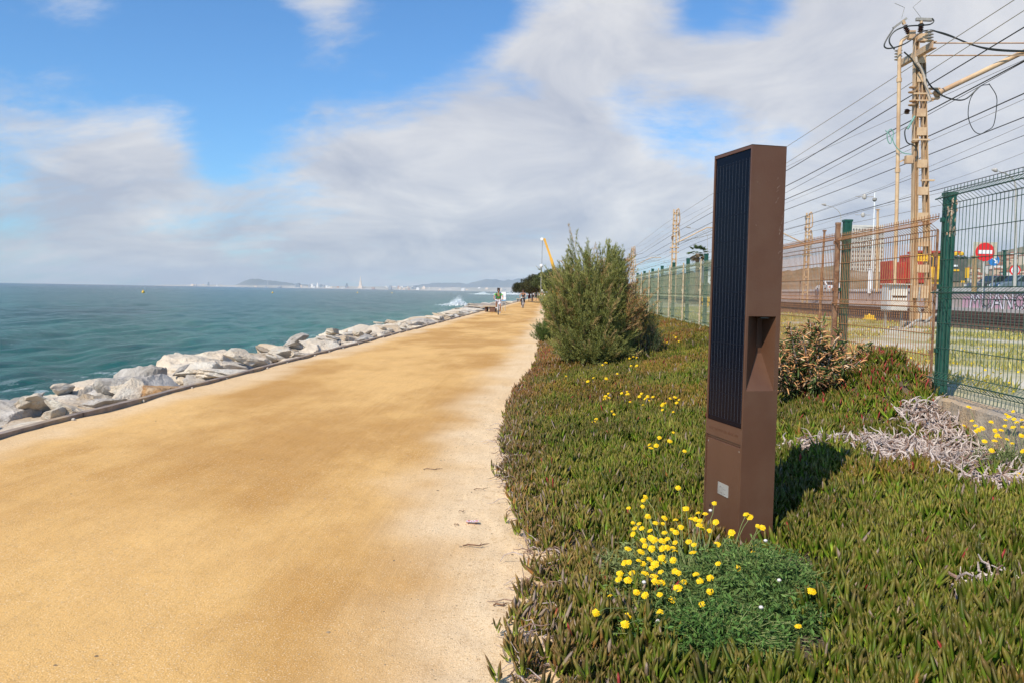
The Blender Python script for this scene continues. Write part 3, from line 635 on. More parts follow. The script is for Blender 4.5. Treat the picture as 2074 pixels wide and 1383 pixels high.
def herb_bush(root, heads, c0, rx, ry, rz_, nleaf, nstem, name='foliage', z0=0, seed=3, colr=(.085,.135,.035)):
    """feathery leaves and wiry stems; coordinates local to root"""
    mb = MB()
    for h in heads:
        g = Vector((c0[0]+(h[0]-c0[0])*.45+random.uniform(-.05, .05), c0[1]+(h[1]-c0[1])*.45+random.uniform(-.05, .05), c0[2]+.02)); hh = Vector(h)
        m1 = g.lerp(hh, .45)+Vector((random.uniform(-.02,.02), random.uniform(-.02,.02), .03)); m2 = g.lerp(hh, .8)+Vector((random.uniform(-.015,.015), random.uniform(-.015,.015), .02))
        mb.tube([g, m1, m2, hh-Vector((0,0,.004))], [.0022, .0019, .0016, .0014], 5)
    tips = []
    for k in range(nstem):
        a = random.uniform(0, 6.28); q = math.sqrt(random.random()); el = random.uniform(.25, 1); 
        g = Vector((c0[0]+rx*.35*q*math.cos(a), c0[1]+ry*.35*q*math.sin(a), c0[2]))
        tp = Vector((c0[0]+rx*q*math.cos(a)*random.uniform(.8, 1.12), c0[1]+ry*q*math.sin(a)*random.uniform(.8, 1.1), c0[2]+rz_*math.sqrt(max(0, 1-q*q*.8))*el))
        md = g.lerp(tp, .5)+Vector((random.uniform(-.03,.03), random.uniform(-.03,.03), .04)); mb.tube([g, md, tp], [.0024, .002, .0014], 4); tips.append((g, md, tp))
    mb.build('stem', stemm, root, True)
    r = np.random.default_rng(seed); A = np.array([[g, m_, t_] for g, m_, t_ in tips]); k = r.integers(0, len(A), nleaf); tt = r.random(nleaf)**.6
    Pt = A[k, 0]*((1-tt)**2)[:, None] + 2*A[k, 1]*(tt*(1-tt))[:, None] + A[k, 2]*(tt**2)[:, None]
    Pt = Pt + r.normal(size=(nleaf, 3))*.010; D = r.normal(size=(nleaf, 3))+np.array([0, 0, .25]); L = r.uniform(.014, .044, nleaf)
    h = r.random(nleaf)[:, None]; col = np.array(colr)*(.45+1.1*h) + np.array([.06, .055, .02])*(r.random((nleaf, 1)) < .2)
    V, Ff, C = blades(Pt, D, L, L*.28, col, bend=.15); np_mesh(name, V, [Ff], herb, root, colors=C)
Z0 = (1150, 960, 3.27)
FL = [(515,150),(498,172),(497,213),(403,222),(530,278),(640,288),(714,300),(432,320),(472,326),(582,321),(633,326),(747,350),(443,357),(490,357),(431,395),(545,372),(640,385),(690,365),(715,383),(550,420),(572,433),(625,440),(657,428),(710,450),(500,437),(510,472),(485,512),(398,492),(555,492),(625,490),(655,485),(700,485),(710,510),(782,226),(862,254),(910,260),(818,293),(848,298),(875,306),(870,335),(890,358),(940,372),(980,316),(971,190),(800,445),(835,465),(828,517),(990,463),(1085,385),(1085,410),(1180,264),(1205,283),(1260,343),(1290,352),(1238,470),(1222,520),(995,590),(1127,622),(942,685),(848,660),(875,705),(942,775),(888,858),(728,752),(622,552),(630,572),(697,568),(545,565),(578,594),(558,618),(470,570),(497,590),(375,585),(405,580),(425,650),(345,655),(335,695),(398,700),(512,655),(570,675),(615,645),(580,708),(620,716),(705,640),(730,650),(768,710),(280,805),(188,916),(510,800),(608,795),(455,780),(692,828),(610,913),(400,935),(380,990),(1612,773),(1525,1005),(730,88)]
rt = P(1420, 1215, z=.10); rt[2] = float(bed_h(rt[0], rt[1]))
dz_ = thing('daisy_bush', 'bush of yellow daisies at the foot of the brown light column', 'flowering plant', rt)
heads = []
for (a, b_) in FL:
    u = Z0[0]+a/Z0[2]; v = Z0[1]+b_/Z0[2]; Yd = np.interp(v, [985, 1040, 1160, 1270], [5.0, 4.62, 4.0, 3.45]) + random.uniform(-.06, .06)
    if u > 1500 and v < 1130: Yd = 4.5
    p = P(u, v, Y=Yd); heads.append(tuple(p-rt)); put_head(p-rt, dz_, 1.0 if v > 1090 else .88)
herb_bush(dz_, heads, (-.02, .05, 0), .48, .62, .19, 22000, 800, seed=7, colr=(.14,.20,.055))
herb_bush(dz_, [(-.35,.4,.2)], (-.22, .42, 0), .30, .46, .15, 8000, 260, seed=8, colr=(.19,.22,.08))
herb_bush(dz_, [(.3,.1,.2)], (.30, .12, 0), .42, .48, .30, 18000, 460, seed=9, colr=(.12,.20,.05))
herb_bush(dz_, [(.0,-.3,.16)], (-.02, -.42, -.02), .42, .34, .22, 10000, 380, seed=11, colr=(.085,.17,.035))
herb_bush(dz_, [(.35,-.1,.2)], (.42, -.05, -.02), .30, .42, .24, 8000, 300, seed=12, colr=(.09,.17,.04))
fz = mat('seed_head', (.75,.70,.66), (.60,.55,.5), scale=90, rough=.9, bump=1, bscale=300, bdist=.003)
for (a, b_) in ((1280,882),(595,972),(505,715),(1400,702),(1310,440),(945,240)):
    p = P(Z0[0]+a/Z0[2], Z0[1]+b_/Z0[2], Y=np.interp(Z0[1]+b_/Z0[2], [1040, 1160, 1270], [4.6, 4.0, 3.5])); mb = MB(); mb.lathe((0,0,-.008), [(.003,0),(.009,.004),(.011,.010),(.007,.016),(.002,.018)], 9); mb.build('seed_head', fz, dz_, True, loc=p-rt)

Z2 = (1880, 720, 5.32)
FR = [(440,552),(385,752),(470,698),(510,752),(545,795),(583,780),(515,812),(607,920),(680,712),(720,805),(785,800),(740,858),(770,875),(715,915),(685,1018),(850,900),(905,943),(835,692),(845,635),(868,655),(925,680),(915,598),(955,715),(1010,690),(825,755),(915,768),(1015,765),(1005,858),(1020,1025),(980,1278),(1020,1270)]
r2 = P(2050, 915, Y=6.75); r2[2] = float(bed_h(min(r2[0], 3.9), r2[1]))
d2_ = thing('daisy_bush', 'bush of yellow daisies below the fence at the right border', 'flowering plant', r2); heads = []
for (a, b_) in FR:
    u = Z2[0]+a/Z2[2]; v = Z2[1]+b_/Z2[2]; Yd = np.interp(v, [820, 870, 960], [7.1, 6.8, 6.0]); p = P(u, v, Y=Yd); heads.append(tuple(p-r2)); put_head(p-r2, d2_, 1.05)
herb_bush(d2_, heads, (-.02, -.15, 0), .46, .55, .27, 9000, 260, seed=17, colr=(.12,.15,.055))

Z1 = (960, 640, 4.148)
FS = [(1108,390),(1081,409),(1306,354),(1340,340),(1366,347),(1366,416),(1320,418),(1302,471),(1203,483),(1002,518),(956,546),(1111,523),(774,503),(1128,648),(1115,672),(1137,684),(1095,695),(1100,672),(1240,645),(1287,633),(1284,654),(1297,652),(1311,718),(1408,650),(1390,673),(1458,673),(1503,676),(1468,709),(1438,690),(1421,745),(1160,799),(1177,823),(1026,863),(1008,888),(1648,690),(1689,680),(1724,700),(1702,726),(1608,730),(1588,733),(1582,749),(1582,786),(1675,803),(1675,975),(1556,1020),(1645,1048),(1473,1077),(1530,1085),(1486,1106),(1770,1132),(1678,165),(1694,180),(1723,212),(1622,221)]
for (a, b_) in FS:
    p = hit_bed(Z1[0]+a/Z1[2], Z1[1]+b_/Z1[2], .16); s_ = thing('daisy', 'single yellow daisy standing above the ice plant carpet between bush and light column', 'flower', p, 0, 'single daisies in the ice plant')
    mb = MB(); dx, dy = random.uniform(-.03,.03), random.uniform(-.03,.03); mb.tube([(dx, dy, 0), (dx*.6, dy*.6, .08), (0,0,.155)], [.0024,.002,.0016], 5); mb.build('stem', stemm, s_, True)
    sc_ = 1.0 + .35*min(1, max(0, (p[1]-6)/8)); put_head((0,0,.16), s_, sc_, 'flower_head')

# ================================================================ tamarisk bush
bark = mat('tamarisk_bark', (.16,.10,.07), (.26,.18,.13), scale=12, rough=.95, bump=.6)
def tamarisk(loc, H, Rr, nst, ntw, nleaf, label, seed, cols, leanx=0, twl=(.2, .5), name='tamarisk_bush', cat='bush', lobes=None, skirt=.45):
    r = np.random.default_rng(seed); root = thing(name, label, cat, loc)
    mb = MB(); tw = []
    for k in range(nst):
        a = r.uniform(0, 6.28); q = r.random()**.7; lb = lobes[k % len(lobes)] if lobes else (0, 0, 1)
        hh = H*lb[2]*r.uniform(.62, 1.0)*(1-.38*q*q); ex = Vector((lb[0]+Rr*q*math.cos(a)*.8+leanx, lb[1]+Rr*q*math.sin(a)*.8, hh))
        if r.random() < skirt: ex = Vector((Rr*math.cos(a)*r.uniform(.6, 1.0)*(.80 if math.cos(a) < 0 else 1), Rr*math.sin(a)*r.uniform(.6, 1.0), H*r.uniform(.05, .50)))
        g = Vector((r.normal()*.10+lb[0]*.3, r.normal()*.10, 0)); m1 = g.lerp(ex, .35)+Vector((math.cos(a)*.18*q, math.sin(a)*.18*q, -.05*hh)); m2 = g.lerp(ex, .7)+Vector((math.cos(a)*.1*q, math.sin(a)*.1*q, 0))
        r0 = r.uniform(.010, .022); mb.tube([g, m1, m2, ex], [r0, r0*.7, r0*.45, r0*.15], 5, cap=False); tw.append((g, m1, m2, ex))
    A = np.array([[tuple(p) for p in s_] for s_ in tw]); 
    def along(k, s_):
        s_ = s_*3; i = np.minimum(s_.astype(int), 2); f = (s_-i)[:, None]; return A[k, i]*(1-f)+A[k, i+1]*f
    k = r.integers(0, nst, ntw); s_ = r.uniform(.28, 1, ntw); B = along(k, s_); dirn = unit(A[k, 3]-A[k, 1])
    out = B.copy(); out[:, 2] = 0; out = unit(out)
    T = unit(dirn*.8 + r.normal(size=(ntw, 3))*.42 + out*.35 + np.array([0, 0, .55])); Lt = r.uniform(*twl, ntw)*(.6+.5*s_)
    E2 = B + T*Lt[:, None] + np.array([0, 0, 1.])*(.08*Lt)[:, None]
    for j in range(0, ntw, 3): mb.tube([B[j], B[j]*.5+E2[j]*.5+r.normal(size=3)*.012, E2[j]], [.0045, .003, .0012], 3, cap=False)
    mb.build('branches', bark, root)
    kk = r.integers(0, ntw, nleaf); tt = r.random(nleaf)**.75; Pp = B[kk]*(1-tt)[:, None]+E2[kk]*tt[:, None] + r.normal(size=(nleaf, 3))*.018*(1.2-tt)[:, None]
    D = unit(T[kk]*1.1+r.normal(size=(nleaf, 3))*.55+np.array([0, 0, .3])); L = r.uniform(.03, .085, nleaf)
    tc_ = r.random(ntw); c = np.array(cols[0])*(1-tc_[kk])[:, None]+np.array(cols[1])*tc_[kk][:, None]
    br = (tc_[kk] > .90)[:, None]; c = np.where(br, np.array(cols[2]), c); c = c*(.7+.6*r.random((nleaf, 1)))
    rx = (Pp[:, 0] > Rr*.80) & (Pp[:, 2] > H*.3) & (r.random(nleaf) < .6) if len(cols) > 3 else np.zeros(nleaf, bool); c = np.where(rx[:, None], np.array(cols[-1])*(.7+.6*r.random((nleaf, 1))), c)
    kq = Pp[:, 0] > -Rr*1.32-.08*r.random(nleaf) if nst > 200 else np.ones(nleaf, bool); Pp, D, L, c = Pp[kq], D[kq], L[kq], c[kq]
    V, Ff, C = blades(Pp, D, L, L*.10+.003, c, bend=-.05); np_mesh('foliage', V, [Ff], herb, root, colors=C)
    return root
tamarisk((.74, 16.5, .12), 2.45, .80, 300, 5200, 380000, 'large feathery green tamarisk bush at the edge of the sand path', 71,
         [(.20,.215,.055), (.38,.37,.12), (.50,.35,.15), (.50,.28,.12)], lobes=[(-.25, 0, .98), (-.32, .1, .96), (.30, 0, .97), (.42, .1, .95), (.0, 0, .84), (-.42, 0, .80), (.60, .1, .84)])
tamarisk((1.75, 17.0, .2), 1.1, .45, 30, 400, 9000, 'low grey green shoots spreading right of the big tamarisk bush', 72, [(.10,.13,.05), (.19,.21,.09), (.26,.18,.10)], twl=(.2, .4))
tamarisk((-.02, 25.5, .0), .75, .75, 50, 600, 26000, 'small green bush beside the path behind the big tamarisk', 74, [(.08,.13,.03), (.15,.20,.05), (.2,.2,.07)], twl=(.15, .3))
# small dark dried plant right of the bush
def dried(loc, H, Rr, n, label, cols, seed, leafL=(.05, .12), nst=40, wr=.22, name='dry_shrub'):
    r = np.random.default_rng(seed); root = thing(name, label, 'shrub', loc); mb = MB(); A = []
    for k in range(nst):
        a = r.uniform(0, 6.28); q = r.random()**.6; ex = Vector((Rr*q*math.cos(a), Rr*q*math.sin(a), H*r.uniform(.35, 1)*(1-.35*q*q))); g = Vector((r.normal()*.05, r.normal()*.05, 0))
        m1 = g.lerp(ex, .5)+Vector((0, 0, -.04)); r0 = r.uniform(.006, .014); mb.tube([g, m1, ex], [r0, r0*.8, r0*.4], 6); A.append((tuple(g), tuple(m1), tuple(ex)))
    mb.build('branches', dead1, root, True); A = np.array(A); k = r.integers(0, nst, n); s_ = r.random(n)**.45
    Pp = A[k, 0]*((1-s_)**2)[:, None]+2*A[k, 1]*(s_*(1-s_))[:, None]+A[k, 2]*(s_**2)[:, None]+r.normal(size=(n, 3))*.025
    D = unit(r.normal(size=(n, 3))*np.array([1, 1, .7])+unit(Pp-np.array([0, 0, H*.2]))*.6); L = r.uniform(*leafL, n); h = r.random((n, 1)); ix = r.choice(len(cols), n, p=[c[1] for c in cols]); c0 = np.array([c[0] for c in cols])[ix]*(.75+.5*h)
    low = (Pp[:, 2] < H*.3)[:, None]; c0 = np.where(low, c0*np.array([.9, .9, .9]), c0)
    V, Qf, Tf, C = fleshy(Pp, D, L, L*wr, r.uniform(-.5, .1, n), c0*.9, c0, c0*1.1); np_mesh('foliage', V, [Qf, Tf], leafm, root, colors=C, smooth=True); return root
lx = P(1645, 790, Y=9.7)
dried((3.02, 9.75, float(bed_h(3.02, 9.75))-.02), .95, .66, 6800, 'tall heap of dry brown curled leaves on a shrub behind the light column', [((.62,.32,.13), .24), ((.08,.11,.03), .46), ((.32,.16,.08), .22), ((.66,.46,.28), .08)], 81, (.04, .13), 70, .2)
p = hit_bed(1318, 712); dried(p, .62, .26, 500, 'small dark brown withered plant right of the big tamarisk bush', [((.10,.05,.03), .7), ((.22,.10,.06), .3)], 82, (.04, .09), 26)

# ================================================================ grass beyond the fence
n = 90000; r = np.random.default_rng(91); x = 4.5+8.6*r.random(n)**1.0; y = 7+53*r.random(n)**1.6; k = (vnoise(x*.9, y*.6, 92) > .44) & (x < .62*y+3); x, y = x[k], y[k]; n = len(x)
L = r.uniform(.05, .19, n); c = np.array([.50, .43, .14])*(.6+.7*r.random((n, 1))); c = np.where((r.random(n) < .45)[:, None], np.array([.34, .33, .09])*(.7+.6*r.random((n, 1))), c)
V1, F1, C1 = blades(np.stack([x, y, np.full(n, .60)], -1), r.normal(size=(n, 3))*np.array([.35, .35, .1])+np.array([0, 0, 1]), L, L*.10+.003, c, bend=.15)
o = np_mesh('grass', V1, [F1], herb, colors=C1); tag(o, 'yellow green dry grass growing between the fence and the tracks', 'grass', kind='stuff')
n = 2600; x = 4.4+8.6*r.random(n); y = 7+40*r.random(n)**1.4; kq = vnoise(x*1.2, y*.8, 95) > .42; x, y = x[kq], y[kq]; n = len(x)
V1, F1, C1 = blades(np.stack([x, y, .66+.12*r.random(n)], -1), r.normal(size=(n, 3))*np.array([1, 1, .2]), np.full(n, .035), np.full(n, .035), np.tile(np.array([[.85, .60, .02]]), (n, 1)))
o = np_mesh('wild_flowers', V1, [F1], herb, colors=C1); tag(o, 'tiny yellow wild flowers dotted through the grass beyond the fence', 'wild flowers', kind='stuff')

# ================================================================ pebbles, twigs and litter on the path
n = 5200; r = np.random.default_rng(97); y = 2.2+13*r.random(n)**1.5; e = edge_x(y); x = e-.02-np.abs(r.normal(size=n))*.45; kk = r.random(n) < .22; x = np.where(kk, r.uniform(-5.5, 0, n), x); ks = r.random(n) < .12; x = np.where(ks, -5.5+np.abs(r.normal(size=n))*.5, x)
s_ = r.uniform(.0018, .0048, n)*np.where(r.random(n) < .04, 2.3, 1); ico = np.array([(0,0,1),(.9,0,.3),(.28,.85,.3),(-.72,.5,.3),(-.72,-.5,.3),(.28,-.85,.3)]); 
V = np.stack([x, y, path_h(x, y)-.001], -1)[:, None]+ico[None]*(s_[:, None]*np.stack([r.uniform(.8, 1.5, n), r.uniform(.8, 1.5, n), r.uniform(.5, .9, n)], -1))[:, None]
tf = np.array([(0,1,2),(0,2,3),(0,3,4),(0,4,5),(0,5,1)]); Fq = (tf[None]+(np.arange(n)*6)[:, None, None]).reshape(-1, 3); c = np.array([.50, .36, .22])*(.45+.8*r.random((n, 1))); C = np.repeat(c[:, None], 6, 1).reshape(-1, 3)
o = np_mesh('gravel', V.reshape(-1, 3), [Fq], herb, colors=C); tag(o, 'small gravel grains strewn over the sand path', 'gravel', kind='stuff')
twm = mat('twig_brown', (.24,.12,.06), (.14,.08,.05), scale=30, rough=.9)
for (u, v, L, a, r0, lab) in ((877, 951, .17, .15, .0035, 'thin dark twig with a bend lying alone on the open sand'), (965, 1106, .17, .25, .0045, 'reddish brown twig on the sand below the litter'), (975, 991, .13, .45, .003, 'bent twig on the sand nearest to the litter, above it'),
        (1060, 1056, .18, .3, .004, 'twig reaching from the ice plant margin onto the sand'), (1015, 1227, .08, .3, .0045, 'short orange brown twig near the lower edge of the ice plant'), (936, 1036, .05, .2, .002, 'tiny thin twig left of the litter'), (925, 1063, .05, 1.0, .002, 'tiny upright looking twig below and left of the litter')):
    p = P(u, v, z=.004); mb = MB(); pts = []; an = a
    for k in range(6): pts.append(((k/5-.5)*L, .012*math.sin(k*1.7), r0+.004*abs(math.sin(k*2.1)))) 
    mb.tube(pts, [r0, r0*1.1, r0, r0*.9, r0*.8, r0*.4], 6); mb.tube([pts[3], (pts[3][0]+L*.12, .03, r0*1.6)], [r0*.7, r0*.3], 5)
    o = mb.build('twig', twm, None, True, loc=(p[0], p[1], .008), rz=a); tag(o, lab, 'twig')
lw = mat('litter_white', (.85,.78,.78), (.75,.70,.70), scale=20, rough=.4); lr = mat('litter_red', (.75,.12,.14), (.6,.08,.1), scale=20, rough=.4)
mb = MB(); p = P(957, 1058, z=.01)
for k in range(8):
    for j in range(3):
        g = lambda a, b_: (a*.011-.044, b_*.014-.02+.004*math.sin(a), .004+.006*abs(math.sin(a*1.3+b_*2)))
        mb.cm = 1 if (k+j*2) % 5 in (0, 1) else 0; mb.quad(g(k, j), g(k+1, j), g(k+1, j+1), g(k, j+1))
o = mb.build('litter', [lw, lr], None, False, loc=(p[0], p[1], .014), rz=.25); tag(o, 'crumpled red and white wrapper on the sand near the ice plant', 'litter')
# ================================================================ solar light column
brown = mat('brown_paint', (.122,.056,.031), (.108,.050,.028), scale=3, rough=.45, bump=.05, bscale=60, spec=.35, c3=(.132,.068,.040), s3=2.2)
dark = mat('dark_gap', (.02,.012,.01), rough=.8)
ZB, ZT = -.05, 2.482; Wc, Dc = .226, .463
col = thing('light_column', 'tall brown square light column with a dark solar panel on its side', 'light column', (1.133, 4.921, 0), R_(16.8))
mb = MB()
# front face (y = 0) with the lamp opening
ox0, ox1, oz0, oz1 = .014, .197, 1.032, 1.476
def fq(x0, x1, z0, z1): mb.quad((x0,0,z0),(x1,0,z0),(x1,0,z1),(x0,0,z1))
fq(0, Wc, ZB, oz0); fq(0, Wc, oz1, ZT); fq(0, ox0, oz0, oz1); fq(ox1, Wc, oz0, oz1)
mb.quad((Wc,0,ZB),(Wc,Dc,ZB),(Wc,Dc,ZT),(Wc,0,ZT)); mb.quad((Wc,Dc,ZB),(0,Dc,ZB),(0,Dc,ZT),(Wc,Dc,ZT))
mb.quad((0,0,ZT),(Wc,0,ZT),(Wc,Dc,ZT),(0,Dc,ZT))
# left side (x = 0): frame around the recessed solar panel, strip and door
pz0, pz1 = .800, 2.462; py0, py1 = .012, Dc-.012
def lq(y0, y1, z0, z1, x=0): mb.quad((x,y1,z0),(x,y0,z0),(x,y0,z1),(x,y1,z1))
lq(0, Dc, .705, pz0); lq(0, Dc, pz1, ZT); lq(0, py0, pz0, pz1); lq(py1, Dc, pz0, pz1)
for (a, b_) in (((0,py0,pz0),(0,py1,pz0)), ((0,py1,pz0),(0,py1,pz1)), ((0,py1,pz1),(0,py0,pz1)), ((0,py0,pz1),(0,py0,pz0))):
    mb.quad(a, b_, (.008,)+b_[1:], (.008,)+a[1:])
lq(0, .014, ZB, .705); lq(Dc-.014, Dc, ZB, .705); lq(.014, Dc-.014, .690, .705, .007)
lq(.014, Dc-.014, ZB, .705, .012)
for y_ in (.014, Dc-.014): mb.quad((0,y_,ZB),(.012,y_,ZB),(.012,y_,.705),(0,y_,.705))
mb.quad((0,.014,.705),(0,Dc-.014,.705),(.012,Dc-.014,.705),(.012,.014,.705))
ob = mb.build('body', brown, col)
bm = bmesh.new(); bm.from_mesh(ob.data); bmesh.ops.remove_doubles(bm, verts=bm.verts, dist=.0002); bm.to_mesh(ob.data); bm.free(); bv = ob.modifiers.new('b', 'BEVEL'); bv.width = .0025; bv.segments = 2; bv.limit_method = 'ANGLE'; bv.angle_limit = R_(60)
# funnel shaped lamp recess
mb = MB(); o4 = [(ox0,0,oz0),(ox1,0,oz0),(ox1,0,oz1),(ox0,0,oz1)]; i4 = [(.146,.125,1.250),(.182,.125,1.250),(.182,.125,1.468),(.146,.125,1.468)]
for k in range(4): j = (k+1) % 4; mb.quad(o4[k], o4[j], i4[j], i4[k])
mb.quad(*i4); rec = mb.build('lamp_recess', brown, col)
mb = MB(); mb.quad((.07,.03,1.4740),(.15,.03,1.4740),(.15,.11,1.458),(.07,.11,1.458)); 
lens = mat('lamp_lens', (.06,.06,.06), rough=.3); mb = MB(); mb.box((.140,.045,1.466), (.05,.03,.008)); mb.build('lamp_lens', lens, rec)
# solar panel
pv = bpy.data.materials.new('solar_glass'); pv.use_nodes = True; b = pv.node_tree.nodes['Principled BSDF']; b.inputs['Base Color'].default_value = (.0025,.003,.009,1); b.inputs['Roughness'].default_value = .22; b.inputs['Specular IOR Level'].default_value = .06
wire = mat('solar_wire', (.075,.085,.105), rough=.5, metal=.0, spec=.2); grd = mat('solar_grid', (.005,.006,.014), rough=.4, spec=.1)
mb = MB(); mb.quad((.0065,py1-.003,pz0+.003),(.0065,py0+.003,pz0+.003),(.0065,py0+.003,pz1-.003),(.0065,py1-.003,pz1-.003)); mb.cm = 1
nb = 11
for k in range(nb):
    y_ = py0+.022+(py1-py0-.044)*k/(nb-1); mb.quad((.0058,y_+.0011,pz0+.03),(.0058,y_-.0011,pz0+.03),(.0058,y_-.0011,pz1-.05),(.0058,y_+.0011,pz1-.05))
mb.cm = 2
z_ = pz0+.03
while z_ < pz1-.04:
    mb.quad((.0054,py1-.012,z_),(.0054,py0+.012,z_),(.0054,py0+.012,z_+.0035),(.0054,py1-.012,z_+.0035)); z_ += .157
mb.build('solar_panel', [pv, wire, grd], col)
# door
mb = MB(); mb.box((.0085, Dc/2, .31), (.011, Dc-.040, .742)); dr = mb.build('door', brown, col, bevel=.002)
mb = MB(); mb.lathe((.002, .375, .245), [(.011,0),(.011,.003),(.006,.004)], 14, axis='X'); mb.cm = 1; mb.box((.0005,.375,.245), (.003,.003,.010)); 
mb.build('keyhole', [mat('keyhole_dark', (.06,.035,.025), rough=.6), dark], dr)
for (y_, z_) in ((.035,.66),(.428,.66),(.035,.02),(.428,.02)): mb = MB(); mb.lathe((.0022, y_, z_), [(.0055,0),(.0055,.0015),(.003,.002)], 10, axis='X'); mb.build('screw', mat('screw_steel', (.30,.24,.20), rough=.4), dr)
lbl = mat('plate_grey', (.36,.34,.30), (.27,.25,.22), scale=18, rough=.45, c3=(.44,.42,.38), s3=9); ink = mat('plate_ink', (.16,.14,.13), (.4,.37,.34), scale=30, rough=.6)
mb = MB(); mb.box((.0015,.212,.388), (.005,.130,.075)); mb.cm = 1
for (y_, z_, w_, h_) in ((.248,.402,.020,.010),(.215,.404,.030,.004),(.19,.392,.04,.003),(.24,.366,.03,.003),(.205,.364,.05,.003)): mb.box((-.0014,y_,z_), (.0012,w_,h_))
mb.build('info_plate', [lbl, ink], dr)
# worn embossed row on the strip under the panel
mb = MB(); rr = random.Random(4); y_ = Dc-.05
while y_ > .05:
    w_ = rr.uniform(.006, .013); h_ = rr.uniform(.010, .018)
    mb.box((-.0008, y_, .752), (.0022, w_*.35, h_)); 
    if rr.random() < .6: mb.box((-.0008, y_-w_*.3, .752+rr.choice((-.006, 0, .006))), (.0022, w_*.6, .003))
    y_ -= w_+rr.choice((.004, .004, .014))
mb.build('embossed_line', brown, col)
# scratches on the front
scr = mat('bare_scratch', (.40,.30,.25), (.25,.16,.12), scale=60, rough=.6); mb = MB(); rr = random.Random(9)
for (u, v, du, dv, w_) in ((1580,376,-6,6,.003),(1579,398,-8,14,.0018),(1588,440,-10,28,.0022),(1590,425,-6,16,.0018),(1584,462,-6,14,.003),(1588,505,-9,22,.0018),(1586,476,-7,18,.0016),(1583,508,-7,6,.004),(1573,365,3,-4,.003),(1530,455,2,3,.003),(1533,368,2,2,.003),(1578,384,-5,5,.002)):
    def onf(u, v):
        d = RM @ _ray(u, v); th_ = R_(16.8); nn = np.array([math.sin(th_), -math.cos(th_), 0]); o_ = np.array([1.133, 4.921, 0]); t_ = np.dot(o_-CAM, nn)/np.dot(d, nn); q = CAM+d*t_-o_
        return q[0]*math.cos(th_)+q[1]*math.sin(th_), q[2]
    a = onf(u, v); b_ = onf(u+du, v+dv)
    mx_ = .5*(a[0]+b_[0])+rr.uniform(-.003,.003); mz_ = .5*(a[1]+b_[1])
    for (p0, p1) in ((a, (mx_, mz_)), ((mx_, mz_), b_)):
        dx, dz2 = p1[0]-p0[0], p1[1]-p0[1]; L = math.hypot(dx, dz2)+1e-6; nx_, nz_ = -dz2/L*w_*.5, dx/L*w_*.5
        mb.quad((p0[0],-.0006,p0[1]),(p1[0]-nx_,-.0006,p1[1]-nz_),(p1[0]+nx_,-.0006,p1[1]+nz_))
mb.build('scratches', scr, col)
# ================================================================ fence on its plinth
gpost = mat('post_green', (.012,.085,.055), (.008,.060,.040), scale=14, rough=.45)
gwire = mat('wire_green', (.030,.085,.055), (.05,.09,.06), scale=14, rough=.55)
rust = mat('rust', (.27,.13,.065), (.17,.080,.045), scale=30, rough=.9, bump=.5, bscale=90, c3=(.36,.21,.12), s3=6)
rwire = mat('wire_rusty', (.42,.19,.065), (.30,.13,.05), scale=20, rough=.8)
cwire = mat('wire_sun_bleached', (.42,.40,.24), (.20,.27,.17), scale=6, rough=.7)
peel = mat('peeled_paint', (.60,.50,.38), (.38,.20,.10), scale=40, rough=.9)
conc = mat('plinth_concrete', (.46,.37,.27), (.33,.27,.21), scale=7, rough=.95, bump=.7, bscale=40, c3=(.50,.34,.19), s3=2.5)
FX = 4.0
def post(parent, x, y, z0, z1, w, m, cap=True, ribs=True, name='post'):
    mb = MB(); h = w/2
    if ribs:
        pr_ = [(-h,-h*.8),(-h*.8,-h),(-h*.25,-h),(-h*.2,-h*.82),(h*.2,-h*.82),(h*.25,-h),(h*.8,-h),(h,-h*.8),(h,-h*.25),(h*.82,-h*.2),(h*.82,h*.2),(h,h*.25),(h,h*.8),(h*.8,h),(-h*.8,h),(-h,h*.8),(-h,h*.25),(-h*.82,h*.2),(-h*.82,-h*.2),(-h,-h*.25)]
        mb.prism(pr_, z0, z1, 'XY')
    else: mb.box((0,0,(z0+z1)/2), (w,w,z1-z0))
    if cap: mb.box((0,0,z1+.012), (w*1.12,w*1.12,.03))
    for zc in (z0+.45, z0+1.1, z1-.25): mb.box((-h-.008, .0, zc), (.03, w*.55, .045))
    return mb.build(name, m, parent, loc=(x, y, 0))
def panel(parent, y0, y1, zb, zt, m, pitch, r=.0028, name='mesh_panel', x=FX-.064, nside=4, sag=0):
    # profile of one upright wire: V folds near the top, the middle and the foot
    F3 = [zt-.11, (zt+zb)/2-.03, zb+.14]; prof = [(0, zt)]
    for f in F3: prof += [(0, f+.055), (-.075, f), (0, f-.06)]
    prof.append((0, zb)); mb = MB(); n = int((y1-y0)/pitch)
    for k in range(n+1):
        y = y0+k*(y1-y0)/n; mb.tube([(p[0], y, p[1]+sag*(y-y0)) for p in prof], r, nside, cap=False)
    hz = [(0, zt-.033)]
    for f in F3: hz += [(-.075, f+.003), (-.075, f-.003), (0, f+.055), (0, f-.06)]
    zs = zt-.11-.06-.06; hz += [(0, zs)]
    for a, b_ in ((F3[0]-.06, F3[1]+.055), (F3[1]-.06, F3[2]+.055)):
        for q in (1, 2): hz.append((0, a+(b_-a)*q/3))
    for (dx, z) in hz: mb.tube([(dx-.005, y0-.02, z), (dx-.005, y1+.02, z+sag*(y1-y0))], r*1.15, nside, cap=False)
    return mb.build(name, m, parent, loc=(x, 0, 0))
PY = [5.66, 8.66, 11.6, 15.3, 17.6, 19.6, 22.2, 25.2, 28.2, 31.25, 34.3, 37.4, 40.5]
fen = thing('mesh_fence', 'tall green wire mesh fence panel at the right border of the photo', 'fence', (FX, 5.66, 0)); rel = fen
def tof(root, o): o.location = Vector(o.location)-Vector(root.location); return o
